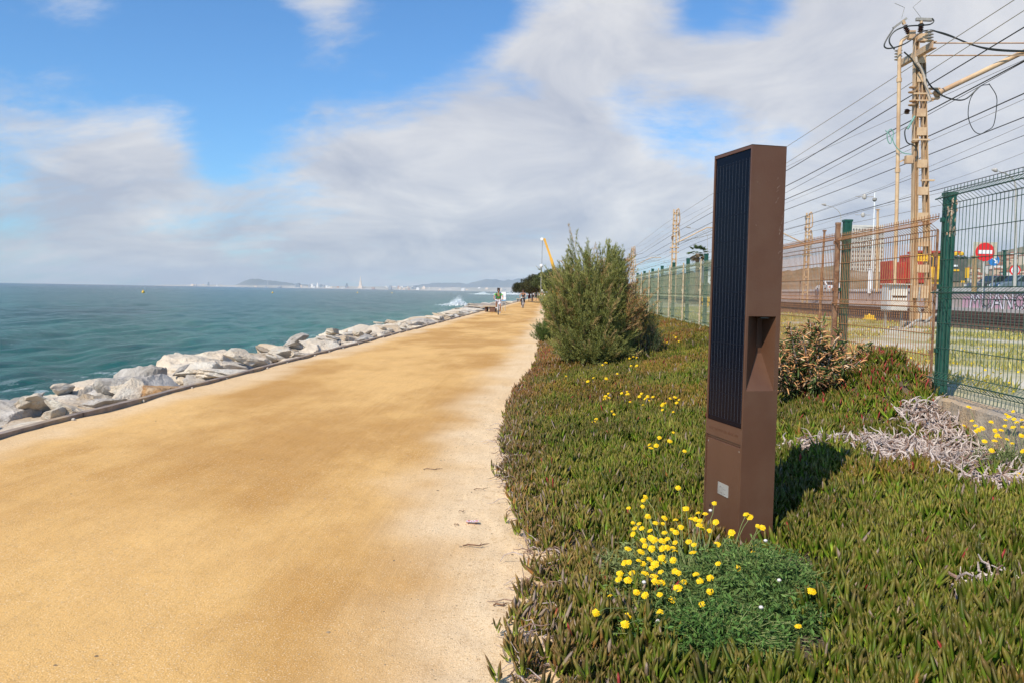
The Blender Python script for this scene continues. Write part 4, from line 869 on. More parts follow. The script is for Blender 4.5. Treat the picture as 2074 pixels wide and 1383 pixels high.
tof(fen, panel(fen, 5.9, 8.64, .66, 2.72, gwire, .066, .0034)); tof(fen, panel(fen, 2.9, 5.84, .66, 2.72, gwire, .066, .0034))
tof(fen, post(fen, FX, 8.66, .62, 2.655, .102, gpost))
mb = MB(); rr = random.Random(3); mb.quad((-.012,-.0518,2.23),(.004,-.0518,2.23),(.010,-.0518,2.57),(-.004,-.0518,2.57))
for k in range(34):
    z_ = rr.uniform(2.22, 2.58); a = rr.uniform(-.045, .05); s_ = rr.uniform(.006, .02); mb.quad((a, -.0522, z_), (a+s_, -.0524, z_+rr.uniform(0,.03)), (a+s_*.8, -.0522, z_+rr.uniform(.03,.06)), (a-s_*.2, -.0523, z_+.03))
tof(fen, mb.build('peeling_paint', peel, fen, loc=(FX, 8.66, 0)))
f2 = thing('mesh_fence', 'lower rusty orange wire mesh fence between the green posts right of the light column', 'fence', (FX, 8.72, 0))
tof(f2, panel(f2, 8.74, 11.66, .60, 2.48, rwire, .066, .0042)); tof(f2, panel(f2, 11.72, 15.34, .66, 2.50, rwire, .068, .0044)); tof(f2, panel(f2, 15.4, 17.5, .66, 2.50, rwire, .070, .0046))
tof(f2, post(f2, FX-.085, 8.70, .60, 2.30, .020, rust, False, False, 'rusty_strip')); tof(f2, post(f2, FX, 11.6, .60, 2.635, .102, gpost)); tof(f2, post(f2, FX-.105, 11.66, .60, 2.60, .055, rust, True, False, 'rusty_post'))
tof(f2, post(f2, FX, 15.3, .60, 2.64, .102, gpost)); tof(f2, post(f2, FX, 17.6, .60, 2.64, .102, gpost))
f3 = thing('mesh_fence', 'far stretch of pale wire mesh fence with green posts left of the light column', 'fence', (FX, 17.1, 0))
for k in range(4, len(PY)-1):
    a, b_ = PY[k], PY[k+1]; zt = 2.50+.01*math.sin(k)
    tof(f3, panel(f3, a+.08, b_-.08, .70, zt, cwire, .085, .0052, nside=3))
    tof(f3, post(f3, FX, b_, .60, 2.66-.02*(k-6)*(k > 6), .102, gpost)); tof(f3, post(f3, FX-.13, b_+.03, .62, zt+.05, .035, mat('post_pale', (.62,.50,.33), (.42,.30,.18), scale=20, rough=.8), False, False, 'pale_post'))
# plinth
def plinth(y0, y1, z0, z1, x, label, seed, wd=.2):
    rr = np.random.default_rng(seed); bm = bmesh.new(); n = max(6, int((y1-y0)/.05)); rows = []
    for k in range(n+1):
        y = y0+(y1-y0)*k/n; j = lambda s=.010: rr.normal()*s
        rows.append([bm.verts.new(c) for c in ((x-wd*.5+j(), y, z0), (x-wd*.5+j(), y, (z0+z1)/2+j()), (x-wd*.5+.008+j(.006), y, z1-.02+j(.005)), (x-wd*.5+.035+j(.006), y, z1+j(.005)), (x+wd*.5, y, z1+j(.004)), (x+wd*.5, y, z0))])
    for a, b_ in zip(rows[:-1], rows[1:]):
        for i in range(5): bm.faces.new((a[i], a[i+1], b_[i+1], b_[i]))
    bm.faces.new(rows[0]); bm.faces.new(rows[-1][::-1]); bmesh.ops.recalc_face_normals(bm, faces=bm.faces)
    me = bpy.data.meshes.new('concrete_plinth'); bm.to_mesh(me); bm.free(); me.materials.append(conc); me.shade_smooth(); me.set_sharp_from_angle(angle=R_(35)); o = bpy.data.objects.new('concrete_plinth', me); link(o); return tag(o, label, 'plinth')
plinth(2.8, 9.35, .30, .610, 3.99, 'weathered concrete plinth under the green fence panel at the right border', 1, .24)
plinth(11.0, 11.75, .35, .76, 3.93, 'short broken concrete block at the foot of the second green post', 2, .30)
plinth(12.4, 40, .30, .66, 4.02, 'long low concrete plinth under the far pale fence', 4, .2)
plinth(18.0, 22.6, .42, .72, 3.86, 'pale concrete block before the far fence, left edge of the light column', 5, .16)
# ================================================================ tracks, wall, masts and wires
railm = mat('rail_steel', (.10,.055,.035), (.16,.09,.06), scale=10, rough=.6); slp = mat('sleeper', (.17,.12,.09), (.12,.08,.06), scale=6, rough=.9)
for q, (xc, lab) in enumerate(((15.2, 'railway track nearest to the fence'), (19.4, 'middle railway track between the masts'), (24.5, 'railway track nearest to the painted wall'))):
    t_ = thing('railway_track', lab, 'railway track', (xc, 4, .62)); mb = MB()
    for k in range(230): mb.box((0, k*.62, .03), (2.6, .25, .12))
    o = mb.build('sleepers', slp, t_); o['kind'] = 'stuff'
    for s_ in (-.84, .84):
        mb = MB(); mb.prism([(s_-.07,.09),(s_+.07,.09),(s_+.02,.12),(s_+.015,.20),(s_+.036,.21),(s_+.036,.25),(s_-.036,.25),(s_-.036,.21),(s_-.015,.20),(s_-.02,.12)], 0, 300, 'XZ'); mb.build('rail', railm, t_)
wallc = mat('wall_render', (.46,.37,.33), (.38,.30,.27), scale=.8, rough=.95, c3=(.50,.42,.38), s3=.25); cop = mat('coping', (.66,.62,.58), (.52,.48,.44), scale=2, rough=.9)
WX = 30.0
w_ = thing('trackside_wall', 'long low concrete wall with pale coping behind the tracks', 'wall', (WX, 4, .55)); mb = MB()
mb.prism([(0,0),(0,1.60),(.3,1.60),(.3,0)], 0, 190, 'XZ'); mb.build('wall_face', wallc, w_)
mb = MB(); mb.prism([(-.10,1.603),(-.10,1.86),(.4,1.86),(.4,1.603)], 0, 190, 'XZ'); mb.build('coping', cop, w_)
mb = MB(); mb.prism([(-.5,0),(-.5,.42),(-.003,.42),(-.003,0)], 0, 190, 'XZ'); mb.build('footing', mat('footing', (.52,.46,.42), (.42,.37,.34), scale=1, rough=.95), w_)
# painted letters on the wall: thick strokes with a dark outline
gw = mat('paint_white', (.80,.74,.76), (.70,.60,.66), scale=3, rough=.8); gk = mat('paint_black', (.05,.04,.05), rough=.8); gp = mat('paint_pink', (.62,.36,.42), (.5,.3,.36), scale=2, rough=.8)
def stroke(mb, pts, w, off):
    P_ = [Vector(p) for p in pts]; n_ = len(P_)
    for i in range(n_-1):
        d = (P_[i+1]-P_[i]); 
        if d.length < 1e-5: continue
        d.normalize(); nn = Vector((-d.y, d.x))*w/2; a, b_ = P_[i]-d*w*.25, P_[i+1]+d*w*.25
        mb.quad((-off, a.x-nn.x, a.y-nn.y), (-off, b_.x-nn.x, b_.y-nn.y), (-off, b_.x+nn.x, b_.y+nn.y), (-off, a.x+nn.x, a.y+nn.y))
def arc(cx, cy, rx, ry, a0, a1, n_=10): return [(cx+rx*math.cos(R_(a0+(a1-a0)*k/n_)), cy+ry*math.sin(R_(a0+(a1-a0)*k/n_))) for k in range(n_+1)]
# letters laid out along the wall (y grows to the left in the picture, so local a = -y)
L_ = [[[(0,0),(.15,1),(.45,.35),(.75,1),(.95,0)]], [arc(.5,.45,.38,.45,180,360)+[(.88,1)], [(.12,.45),(.12,1)]], [[(0,0),(.45,1),(.9,0)], [(.2,.35),(.7,.35)]], [[(0,0),(.05,1),(.8,0),(.85,1)]], [arc(.45,.5,.42,.5,0,360,16)], [arc(.4,.72,.3,.26,-60,200)+arc(.4,.28,.34,.28,120,-140)]]
def wally(u): return P(u, 600, X=WX)[1]-4
ys_ = [wally(u) for u in (1966, 1988, 2010, 2034, 2056, 2080)]
mk, mw, mp_ = MB(), MB(), MB()
for q, L in enumerate(L_):
    wd = (ys_[q]-(ys_[q+1] if q < 5 else ys_[q]-1.2))*.95
    for off, mm, ww in ((.004, mk, .30), (.008, mw, .17)):
        for st in L: stroke(mm, [(ys_[q]-p[0]*wd, .46+p[1]*1.05) for p in st], ww, off)
for a, b_ in ((1950, 1990), (2000, 2030), (2042, 2085)):
    mp_.quad((-.002, wally(a), .44), (-.002, wally(b_), .44), (-.002, wally(b_), 1.35), (-.002, wally(a), 1.2))
for mm, ma, nm in ((mk, gk, 'graffiti_outline'), (mw, gw, 'graffiti_letters'), (mp_, gp, 'graffiti_ground')): mm.build(nm, ma, w_)

cream = mat('mast_cream', (.66,.46,.27), (.58,.40,.235), scale=4, rough=.6, bump=.1, c3=(.48,.30,.17), s3=1.0)
creamd = mat('mast_rusty_cream', (.58,.40,.24), (.40,.22,.12), scale=3, rough=.8)
ins = mat('insulator_brown', (.05,.025,.02), rough=.3); insw = mat('insulator_pale', (.50,.47,.42), (.40,.37,.33), scale=8, rough=.4)
blackc = mat('cable_black', (.025,.03,.028), rough=.5); galv = mat('galvanised', (.36,.34,.30), (.26,.24,.21), scale=9, rough=.6); teal = mat('cable_verdigris', (.22,.42,.34), (.15,.3,.25), scale=9, rough=.7)
PX = 28.0/F     # metres per photo pixel at the near mast
def vbar(mb, a, b, wx, wy):               # near-vertical member with its section kept square to the track
    a = Vector(a); b = Vector(b); n = len(mb.v)
    for c in (a, b):
        for i, j in ((-.5,-.5),(.5,-.5),(.5,.5),(-.5,.5)): mb.v.append((c.x+i*wx, c.y+j*wy, c.z))
    for f in ((0,3,2,1),(4,5,6,7),(0,1,5,4),(1,2,6,5),(2,3,7,6),(3,0,4,7)): mb.f.append(tuple(n+q for q in f)); mb.m.append(mb.cm)
def cat_rom(pts, n_=6):
    P_ = [Vector(p) for p in pts]; P_ = [P_[0]*2-P_[1]]+P_+[P_[-1]*2-P_[-2]]; out_ = []
    for i in range(1, len(P_)-2):
        for k in range(n_):
            t = k/n_; a, b_, c_, d_ = P_[i-1:i+3]; out_.append(.5*((2*b_)+(c_-a)*t+(2*a-5*b_+4*c_-d_)*t*t+(3*b_-a-3*c_+d_)*t**3))
    out_.append(P_[-2]); return out_
base = P(1866, 668, z=.60); MX, MY = float(P(1866, 600, Y=28.2)[0]), 28.2
def Q(u, v, dy=0): p = P(u, v, Y=MY+dy); return (p[0]-MX, dy, p[2])
def discs(mb, a, b_, n_, R1, r1):
    a = Vector(a); b_ = Vector(b_)
    for k in range(n_):
        c = a.lerp(b_, (k+.5)/n_); dd = (b_-a).normalized()*.03; mb.tube([c-dd, c-dd*.2, c+dd], [R1*.55, R1, r1], 12)
    mb.tube([a, b_], r1*.7, 8)
mast = thing('catenary_mast', 'cream steel railway mast with two legs standing behind the rusty fence', 'mast', (MX, MY, 0))
zt = Q(1862, 62)[2]
for (u0, v0, u1, v1) in ((1850, 668, 1856, 72), (1881, 668, 1868, 100)):
    mb = MB(); a = Vector(Q(u0, v0)); b_ = Vector(Q(u1, v1))
    vbar(mb, a+Vector((-.075,0,0)), b_+Vector((-.06,0,0)), .022, .20); vbar(mb, a+Vector((.075,0,0)), b_+Vector((.06,0,0)), .022, .20)
    vbar(mb, a+Vector((0,.085,0)), b_+Vector((0,.085,0)), .126, .018); mb.build('leg', cream, mast)
for (u, v) in ((1866, 640), (1866, 545), (1867, 492), (1866, 440), (1866, 388), (1865, 333), (1864, 268), (1863, 230), (1863, 160), (1862, 122)):
    for dy in (-.11, .11): mb = MB(); c = Vector(Q(u, v)); w0 = np.interp(v, [100, 640], [.26, .42]); mb.box(c+Vector((0, dy, 0)), (w0, .014, .26)); mb.build('batten_plate', cream, mast)
mb = MB(); c = Vector(Q(1864, 592)); mb.box(c+Vector((-.05,-.12,0)), (.52,.03,.42)); mb.build('name_board', cream, mast)
yp = mat('plate_yellow', (.85,.50,.04), (.75,.42,.03), scale=6, rough=.5)
mb = MB(); c = Vector(Q(1865, 523)); mb.box(c+Vector((0,-.14,0)), (.38,.01,.235)); mb.cm = 1
for dx in (-.11, -.02, .08): mb.box(c+Vector((dx,-.147,.0)), (.022,.006,.13)); mb.box(c+Vector((dx+.03,-.147,.055)), (.05,.006,.02)); mb.box(c+Vector((dx+.03,-.147,-.055)), (.05,.006,.02))
mb.build('number_plate', [yp, mat('plate_marks', (.45,.2,.02), rough=.6)], mast)
mb = MB(); mb.box((-.02, 0, .68), (.95, .7, .28)); mb.build('foundation', mat('foundation', (.45,.40,.33), (.36,.32,.27), scale=3, rough=.95), mast, bevel=.02)
# slim pipe beside the mast with its brackets
mb = MB(); mb.tube([Q(1812, 592), Q(1818, 345), Q(1822, 100)], .062, 10); mb.tube([Q(1822, 102), Q(1826, 84), Q(1846, 68)], [.06, .055, .05], 8)
for v in (346, 163): mb.tube([Q(1818 if v > 200 else 1821, v+4), Q(1818 if v > 200 else 1821, v-4)], .085, 10)
mb.build('cable_pipe', cream, mast, True)
mb = MB(); mb.bar(Q(1817, 331), Q(1834, 323), .05); mb.box(Vector(Q(1838, 325))+Vector((0,-.1,0)), (.22,.2,.25)); mb.build('pipe_bracket', cream, mast)
# top beam running along the line, with insulator stacks at both ends
a = Vector(Q(1819, 131, 1.45)); b_ = Vector(Q(1889, 91, -1.35)); mb = MB(); 
for dz_2 in (-.07, .07): mb.bar(a+Vector((0,0,dz_2)), b_+Vector((0,0,dz_2)), .16, .02) if False else None
mb.bar(a, b_, .05, .20); mb.bar(a+Vector((.06,0,.1)), b_+Vector((.06,0,.1)), .14, .025); mb.bar(a+Vector((.06,0,-.1)), b_+Vector((.06,0,-.1)), .14, .025); mb.build('top_beam', cream, mast)
for (p0, p1) in ((Q(1819, 124, 1.4), Q(1820, 100, 1.4)), (Q(1882, 86, -1.2), Q(1882, 62, -1.2))):
    mb = MB(); discs(mb, p0, p1, 4, .135, .05); mb.build('insulator', insw, mast, True)
for (p0, p1) in ((Q(1840, 68), Q(1832, 52)), (Q(1864, 66), Q(1866, 48)), (Q(1836, 231), Q(1838, 222))):
    mb = MB(); discs(mb, p0, p1, 5 if p0[2] > 9 else 3, .095, .04); mb.build('insulator', ins, mast, True)
mb = MB(); mb.bar(Q(1809, 58), Q(1836, 38), .09, .07); mb.build('switch_blade', galv, mast); mb = MB(); mb.bar(Q(1855, 40), Q(1888, 41), .11, .09); mb.build('switch_blade', galv, mast)
mb = MB(); mb.tube([Q(1832, 50), Q(1828, 42)], .06, 8); mb.tube([Q(1866, 48), Q(1866, 40)], .055, 8); mb.box(Vector(Q(1846, 72)), (.20,.2,.26)); mb.box(Vector(Q(1856, 76)), (.30,.1,.12)); mb.box(Vector(Q(1866, 78)), (.34,.24,.24)); mb.bar(Q(1832,52), Q(1846,72), .05); mb.bar(Q(1866,46), Q(1866,78), .05); mb.build('head_plate', cream, mast)
mb = MB(); mb.tube([Q(1826, 38), Q(1832, 16), Q(1812, 7)], .010, 4); mb.tube([Q(1866, 37), Q(1849, 15), Q(1866, 1)], .010, 4); mb.build('bird_spikes', galv, mast)
# black cable loops
for pts in ([(1810,58),(1796,80),(1791,94),(1800,99),(1822,94),(1842,84),(1860,70),(1868,66)], [(1812,101),(1802,88),(1803,75),(1815,62),(1838,54),(1866,52),(1884,50),(1891,44),(1888,38)], [(1868,64),(1886,62),(1900,66),(1930,76),(1980,95),(2020,103),(2090,106)], [(1890,63),(1920,71),(1970,92),(2020,101),(2090,104.5)], [(1831,106),(1846,120),(1854,134),(1862,146)], [(1876,160),(1886,176),(1908,194),(1936,203),(1958,200),(1984,176)]):
    mb = MB(); mb.tube(cat_rom([Q(u, v, -.25) for u, v in pts], 5), .024, 6); mb.build('jumper_cable', blackc, mast, True)
mb = MB(); mb.tube(cat_rom([Q(u, v, -.2) for u, v in ((1853,236),(1846,250),(1834,262),(1833,276),(1838,290),(1852,296),(1858,310),(1855,328))], 5), .02, 6); mb.build('earth_cable', blackc, mast, True)
mb = MB(); mb.tube([Q(1853, 236, -.2), Q(1838, 262, -.2)], .035, 6); mb.build('cable_sleeve', teal, mast, True)
mb = MB(); mb.tube(cat_rom([Q(u, v, -.2) for u, v in ((1793,265),(1801,272),(1806,283),(1803,292),(1798,285),(1797,272),(1804,262),(1810,270),(1808,283),(1815,298),(1828,310),(1846,313))], 5), .016, 6); mb.build('loose_cable', teal, mast, True)
mb = MB(); mb.tube(cat_rom([Q(u, v, .2) for u, v in ((2003,172),(1985,176),(1966,200),(1961,235),(1970,262),(1984,272),(1998,266),(2012,255),(2018,222),(2018,195),(2003,170))], 5), .014, 5); mb.build('loose_cable', blackc, mast, True)
# wrap of pale hose around the upper mast
mb = MB(); mb.tube(cat_rom([Q(u, v, -.16) for u, v in ((1856,116),(1857,128),(1866,140),(1872,155),(1874,168),(1880,190),(1884,205))], 5), .05, 8); mb.build('hose', mat('hose_grey', (.50,.42,.34), rough=.7), mast, True)
mb = MB()
for (u, v) in ((1848,178),(1846,188),(1848,206),(1846,214),(1852,288)): c = Vector(Q(u, v)); mb.lathe(c+Vector((0,-.05,0)), [(.05,-.04),(.12,-.02),(.13,.01),(.04,.04)], 10)
mb.build('bracket', creamd, mast, True)
for (u, v, w2) in ((1866,192,.62), (1866,206,.66), (1862,285,.55)): 
    mb = MB(); mb.box(Vector(Q(u, v))+Vector((0,-.13,0)), (w2, .05, .05)); mb.build('cross_bar', cream, mast)
mb = MB(); mb.bar(Q(1866,366,-.1), Q(1892,366,-.1), .10, .05); mb.build('step_bar', cream, mast)
# cantilever arm and stays towards the tracks
mb = MB(); c = Vector(Q(1888, 192)); 
for dz_2 in (-.16, .16): mb.box(c+Vector((0,-.1,dz_2)), (.36,.16,.04))
for dx in (-.16, .16): mb.box(c+Vector((dx,-.1,0)), (.04,.16,.30))
mb.build('arm_bracket', cream, mast); mb = MB(); mb.tube([Q(1898,190,-.1), Q(2150,69,-.1)], .085, 10); mb.tube([Q(1894,192,-.1), Q(1905,187,-.1)], .12, 10); mb.build('cantilever_arm', cream, mast, True)
for (v, v2) in ((88, 88), (113, 113)): mb = MB(); mb.tube([Q(1890 if v < 100 else 1876, v, -.3), Q(2200, v2, -.3)], .022, 6); mb.build('stay_wire', creamd, mast, True)
# cabinet with its swan-neck conduit
cabw = mat('cabinet_white', (.74,.70,.62), (.62,.58,.50), scale=4, rough=.5); cabg = mat('cabinet_grey', (.52,.53,.53), rough=.5)
cb = P(1815, 632, Y=26.6); cab = thing('trackside_cabinet', 'white two part switch cabinet on legs behind the rusty fence', 'cabinet', (cb[0], 26.6, .62))
zc = float(P(1815, 632, Y=26.6)[2])-.62; zh = float(P(1815, 577, Y=26.6)[2])-.62
mb = MB(); mb.box((.0,.2,(zc+zh)/2), (.62,.5,zh-zc-.02)); mb.build('cabinet_box', cabg, cab, bevel=.01)
mb = MB(); mb.box((.06,-.07,zh-.22), (.50,.03,.26)); mb.build('upper_door', cabw, cab, bevel=.006); mb = MB(); mb.box((.06,-.07,zc+.24), (.50,.03,.40)); mb.build('lower_door', cabw, cab, bevel=.006)
mb = MB(); mb.box((.06,-.066,(zc+zh)/2+.06), (.40,.02,.13)); mb.build('vent', dark, cab)
mb = MB(); mb.box((0,.15,zh+.01), (.72,.7,.03)); mb.build('roof', cabw, cab, bevel=.006); mb = MB()
for dx in (-.25,.25): mb.box((dx,.2,zc/2-.05), (.05,.05,zc+.1))
mb.build('legs', galv, cab)
mb = MB(); mb.tube(cat_rom([(.62,-.2,zh*.95),(.58,-.2,zc*1.5),(.66,-.3,zc*.7),(.45,-.35,.25),(.15,-.35,.03),(-.15,-.35,.06)], 5), .045, 8); mb.build('conduit', galv, cab, True)
mb = MB(); mb.tube(cat_rom([(.8,-.2,.22),(1.1,-.1,.42),(1.35,0,.5)], 5), .045, 8); mb.build('conduit', galv, cab, True)
yb = P(1757, 623, X=13.2); ob = MB(); ob.box((0,0,.12), (.34,.3,.14)); ob.box((0,0,.03), (.42,.36,.06)); ob.lathe((0,0,.19), [(.06,0),(.05,.05),(.01,.06)], 10); o = ob.build('signal_box', yp, None, bevel=.01); o.location = (13.3, yb[1], .66); tag(o, 'small yellow box on the ballast beside the near track', 'signal box')

# far masts ------------------------------------------------------------------
def far_mast(x, y, H, label, arm=1, seed=1, z0=.6):
    rr = random.Random(seed); m = thing('catenary_mast', label, 'mast', (x, y, z0))
    for s_ in (-1, 1): mb = MB(); vbar(mb, (s_*.26, 0, 0), (s_*.15, 0, H), .15, .2); mb.build('leg', cream, m)
    for k in range(12): mb = MB(); z = .6+k*(H-1.0)/11; mb.box((0, -.09, z), (.42-.012*k, .02, .18)); mb.build('batten_plate', creamd if k < 3 else cream, m)
    for (z, w2) in ((H-.5,.5), (H-2.4,.55), (H-4.1,1.0), (H-4.6,1.0), (H-1.6,.6)): mb = MB(); mb.box((0, -.12, z), (w2, .12, .12)); mb.build('cross_bar', cream, m)
    for k in range(6):
        mb = MB(); z = H-.2-rr.uniform(0, 3.4); dx = rr.choice((-.3, .35, .4)); discs(mb, (dx, -.1, z), (dx, -.1, z-.4), 4, .12, .05); mb.build('insulator', creamd if k % 2 else insw, m, True)
    for (z1, z2, dx) in ((H, H-1.7, .42), (H-2.0, H-3.6, .46)):
        mb = MB(); mb.tube(cat_rom([(.1, -.1, z1-.1), (dx*.8, -.1, z1+.05), (dx+.05, -.1, (z1+z2)/2), (dx, -.1, z2+.2), (.1, -.1, z2)], 5), .07, 6); mb.build('jumper_cable', cream, m, True)
    mb = MB(); mb.tube([(.2, -.1, H-3.6), (arm*3.4, -.1, H-1.9), (arm*5.2, -.1, H-1.9)], .07, 6); mb.build('cantilever_arm', cream, m, True)
    mb = MB(); mb.tube([(.2, -.1, H-3.5), (arm*5.0, -.1, H-2.4)], .03, 5); mb.build('stay_wire', galv, m)
    return m
pm = P(1368, 425, Y=90); far_mast(pm[0], 90, pm[2]-.6, 'rust streaked cream mast rising behind the far fence, left of the light column', 1, 5)
pm = P(1637, 432, Y=92); far_mast(pm[0], 92, pm[2]-.6, 'far cream mast seen just right of the light column', -1, 6)
pm = P(1451, 540, Y=150); far_mast(14.0, 152, 9.5, 'distant cream mast low beside the palm tree', 1, 8)
# overhead wires: (u1,v1) near end, (u2,v2) far end, X of the wire, radius, material, label
wl = mat('wire_pale', (.42,.36,.28), rough=.7); wd = mat('wire_dark', (.05,.045,.04), rough=.6); wt = mat('wire_thin', (.25,.22,.19), rough=.7)
MYs = (28.2, 90.0)
def owire(u1, v1, u2, v2, X, r, m, lab, drop=None):
    a = P(u1, v1, X=X); b_ = P(u2, v2, X=X); sl_ = (b_[2]-a[2])/(b_[1]-a[1]); zf = b_[2]+sl_*(90-b_[1])*.4; pts = []
    for y in [2.0, 6]+[y for y in (10, 14, 20, 26, 34, 44, 56, 70, 90)]+[120, 150, 200, 300]:
        if y <= b_[1]: z = a[2]+sl_*(y-a[1])
        else: z = b_[2]+(zf-b_[2])*min(1, (y-b_[1])/(90-b_[1]) if b_[1] < 89 else 1)
        if y > 90: z = zf-.6*math.sin(math.pi*((y-90)/62 % 1))*(1 if y < 300 else 0)
        pts.append((0, y-28.2, z-6))
    w0 = thing('overhead_wire', lab, 'wire', (X, 28.2, 6)); mb = MB(); mb.tube(pts, r, 4); mb.build('wire', m, w0)
    return w0, (lambda y: float(np.interp(y, [p[1]+28.2 for p in pts], [p[2] for p in pts])))
owire(2055, 0, 1593, 298, 11.6, .014, wl, 'uppermost thin pale wire, leaving the photo at its top right corner')
owire(2074, 22, 1593, 331, 12.0, .014, wl, 'second thin pale wire from the top, parallel to the uppermost one')
owire(2074, 56, 1593, 347, 12.4, .021, wd, 'thick black wire third from the top, crossing the front of the near mast')
owire(2074, 122, 1593, 337, 12.9, .008, wt, 'hair thin pale wire just under the thick black one')
owire(2074, 124, 1593, 378, 12.8, .022, wd, 'thick dark feeder wire meeting the near mast above the teal cable')
wA, zA = owire(2074, 126, 1615, 380, 15.1, .013, wd, 'carrier wire over the near track')
owire(2074, 190, 1650, 380, 13.6, .020, wd, 'dark wire crossing the near mast halfway up')
owire(2074, 202, 1660, 384, 14.0, .008, wt, 'hair thin wire under the dark one that crosses the mast halfway up')
wB, zB = owire(2074, 238, 1714, 380, 15.2, .018, wd, 'contact wire over the near track, lower end of the droppers')
owire(2074, 254, 1788, 380, 17.0, .008, wt, 'hair thin pale wire between the two catenaries')
wC, zC = owire(2074, 275, 1802, 380, 19.3, .013, wd, 'carrier wire over the middle track')
owire(2074, 310, 1895, 380, 21.5, .008, wt, 'hair thin pale wire below the middle carrier wire')
wD, zD = owire(2074, 339, 1917, 380, 19.4, .018, wd, 'contact wire over the middle track, lowest dark line at the right border')
wE, zE = owire(2074, 352, 1600, 462, 24.4, .013, wt, 'faint carrier wire over the far track')
wF, zF = owire(2074, 382, 1600, 478, 24.5, .015, wt, 'faint contact wire over the far track')
def droppers(w0, X, zu, zl, ys):
    for y in ys:
        mb = MB(); a, b_ = zu(y)-6, zl(y)-6; mb.tube([(0, y-28.2, a), (0, y-28.2, b_)], .009, 4); mb.tube([(0,y-28.2,a),(0,y-28.2,a-.14)], .02, 4); mb.tube([(0,y-28.2,b_),(0,y-28.2,b_+.12)], .02, 4); mb.build('dropper', wd, w0)
yy = lambda u, v, X: float(P(u, v, X=X)[1])
droppers(wB, 15.2, zA, zB, [yy(1768, 320, 15.2), yy(1781, 320, 15.2), yy(1918, 250, 15.2), yy(1936, 250, 15.2), yy(1676, 370, 15.2), yy(1688, 370, 15.2)]+[52, 60, 68, 77, 85, 100, 112])
droppers(wD, 19.4, zC, zD, [yy(2016, 320, 19.4), yy(2030, 320, 19.4), yy(1886, 370, 19.4), yy(1776, 400, 19.4), yy(1782, 400, 19.4), yy(1700, 430, 19.4), 72, 84, 100, 115])
droppers(wF, 24.5, zE, zF, [62, 78, 90, 104])
# loudspeaker-like insulator bulbs hanging in the wires
for (u, v, X, lab) in ((1751, 399, 17.5, 'upper of two round insulators hanging in the wires over the tower block'), (1748, 436, 20, 'lower of two round insulators hanging in the wires over the tower block')):
    p = P(u, v, X=X); mb = MB(); mb.lathe((0,0,0), [(.02,-.16),(.10,-.12),(.14,0),(.10,.12),(.02,.16)], 12); mb.tube([(-.5,0,0),(.5,0,0)], .02, 5); o = mb.build('insulator', insw, None, True, loc=p); tag(o, lab, 'insulator')
# ================================================================ road side: signs, lamps, vehicles, buildings, trees
galvp = mat('pole_grey', (.50,.48,.43), (.42,.40,.36), scale=5, rough=.5)
sred = mat('sign_red', (.72,.02,.02), rough=.4); swhite = mat('sign_white', (.82,.82,.80), rough=.4); sblue = mat('sign_blue', (.03,.20,.52), rough=.4); sback = mat('sign_back', (.55,.50,.36), (.45,.42,.32), scale=4, rough=.5); sblk = mat('sign_black', (.03,.03,.03), rough=.5)
def disc(mb, r, y0, y1, n_=28): mb.prism([(r*math.cos(2*math.pi*k/n_), r*math.sin(2*math.pi*k/n_)) for k in range(n_)], y0, y1, 'XZ')
def sign(u, v, Y, r, face, lab, zfoot=2.0):
    p = P(u, v, Y=Y); s_ = thing('road_sign', lab, 'road sign', (p[0], Y, zfoot)); z = p[2]-zfoot
    mb = MB(); mb.tube([(0, .06, 0), (0, .06, z+r*.6)], .055, 10); mb.build('pole', galvp, s_, True)
    face(s_, z, r); return s_
def noentry(s_, z, r):
    mb = MB(); mb.box((.02,.045,z+.12), (r*2.5,.012,r*1.75)); mb.build('back_board', sback, s_)
    mb = MB(); disc(mb, r, -.012, .012); mb.cm = 1; mb.box((0,-.016,0), (r*1.5,.006,r*.40)); o = mb.build('sign_face', [sred, swhite], s_); o.location = (0,0,z)
def bluearrow(s_, z, r):
    mb = MB(); disc(mb, r, -.012, .012); mb.cm = 1; mb.prism([(a*r, b_*r) for a, b_ in ((-.62,.52),(.32,-.2),(.05,-.46),(.72,-.62),(.66,.10),(.48,-.05),(-.42,.72))], -.018, -.0135, 'XZ'); o = mb.build('sign_face', [sblue, swhite], s_); o.location = (0,0,z)
def speed(s_, z, r):
    mb = MB(); disc(mb, r, -.010, .012); mb.cm = 1; disc(mb, r*.74, -.018, -.0125); mb.cm = 2
    th_ = .13*r
    for cz in (.24, -.24):
        pts = [(-.34*r+.24*r*math.cos(a)-(.0), cz*r+.24*r*math.sin(a)) for a in [R_(140-k*32) for k in range(9)]]
        for a, b_ in zip(pts[:-1], pts[1:]): mb.bar((a[0], -.022, a[1]), (b_[0], -.022, b_[1]), th_, .006)
    pts = [(.30*r+.24*r*math.cos(R_(k*30)), .46*r*math.sin(R_(k*30))) for k in range(13)]
    for a, b_ in zip(pts[:-1], pts[1:]): mb.bar((a[0], -.022, a[1]), (b_[0], -.022, b_[1]), th_, .006)
    o = mb.build('sign_face', [sred, swhite, sblk], s_); o.location = (0,0,z)
sign(1995, 511, 58, .63, noentry, 'round red no entry sign with a white bar on a grey pole')
sign(2013, 528, 62, .40, bluearrow, 'round blue arrow sign partly hidden by the no entry sign')
sign(2056, 548, 60, .38, speed, 'small round speed limit sign with a red rim near the right border')
sdm = P(1441, 569, X=9.0)
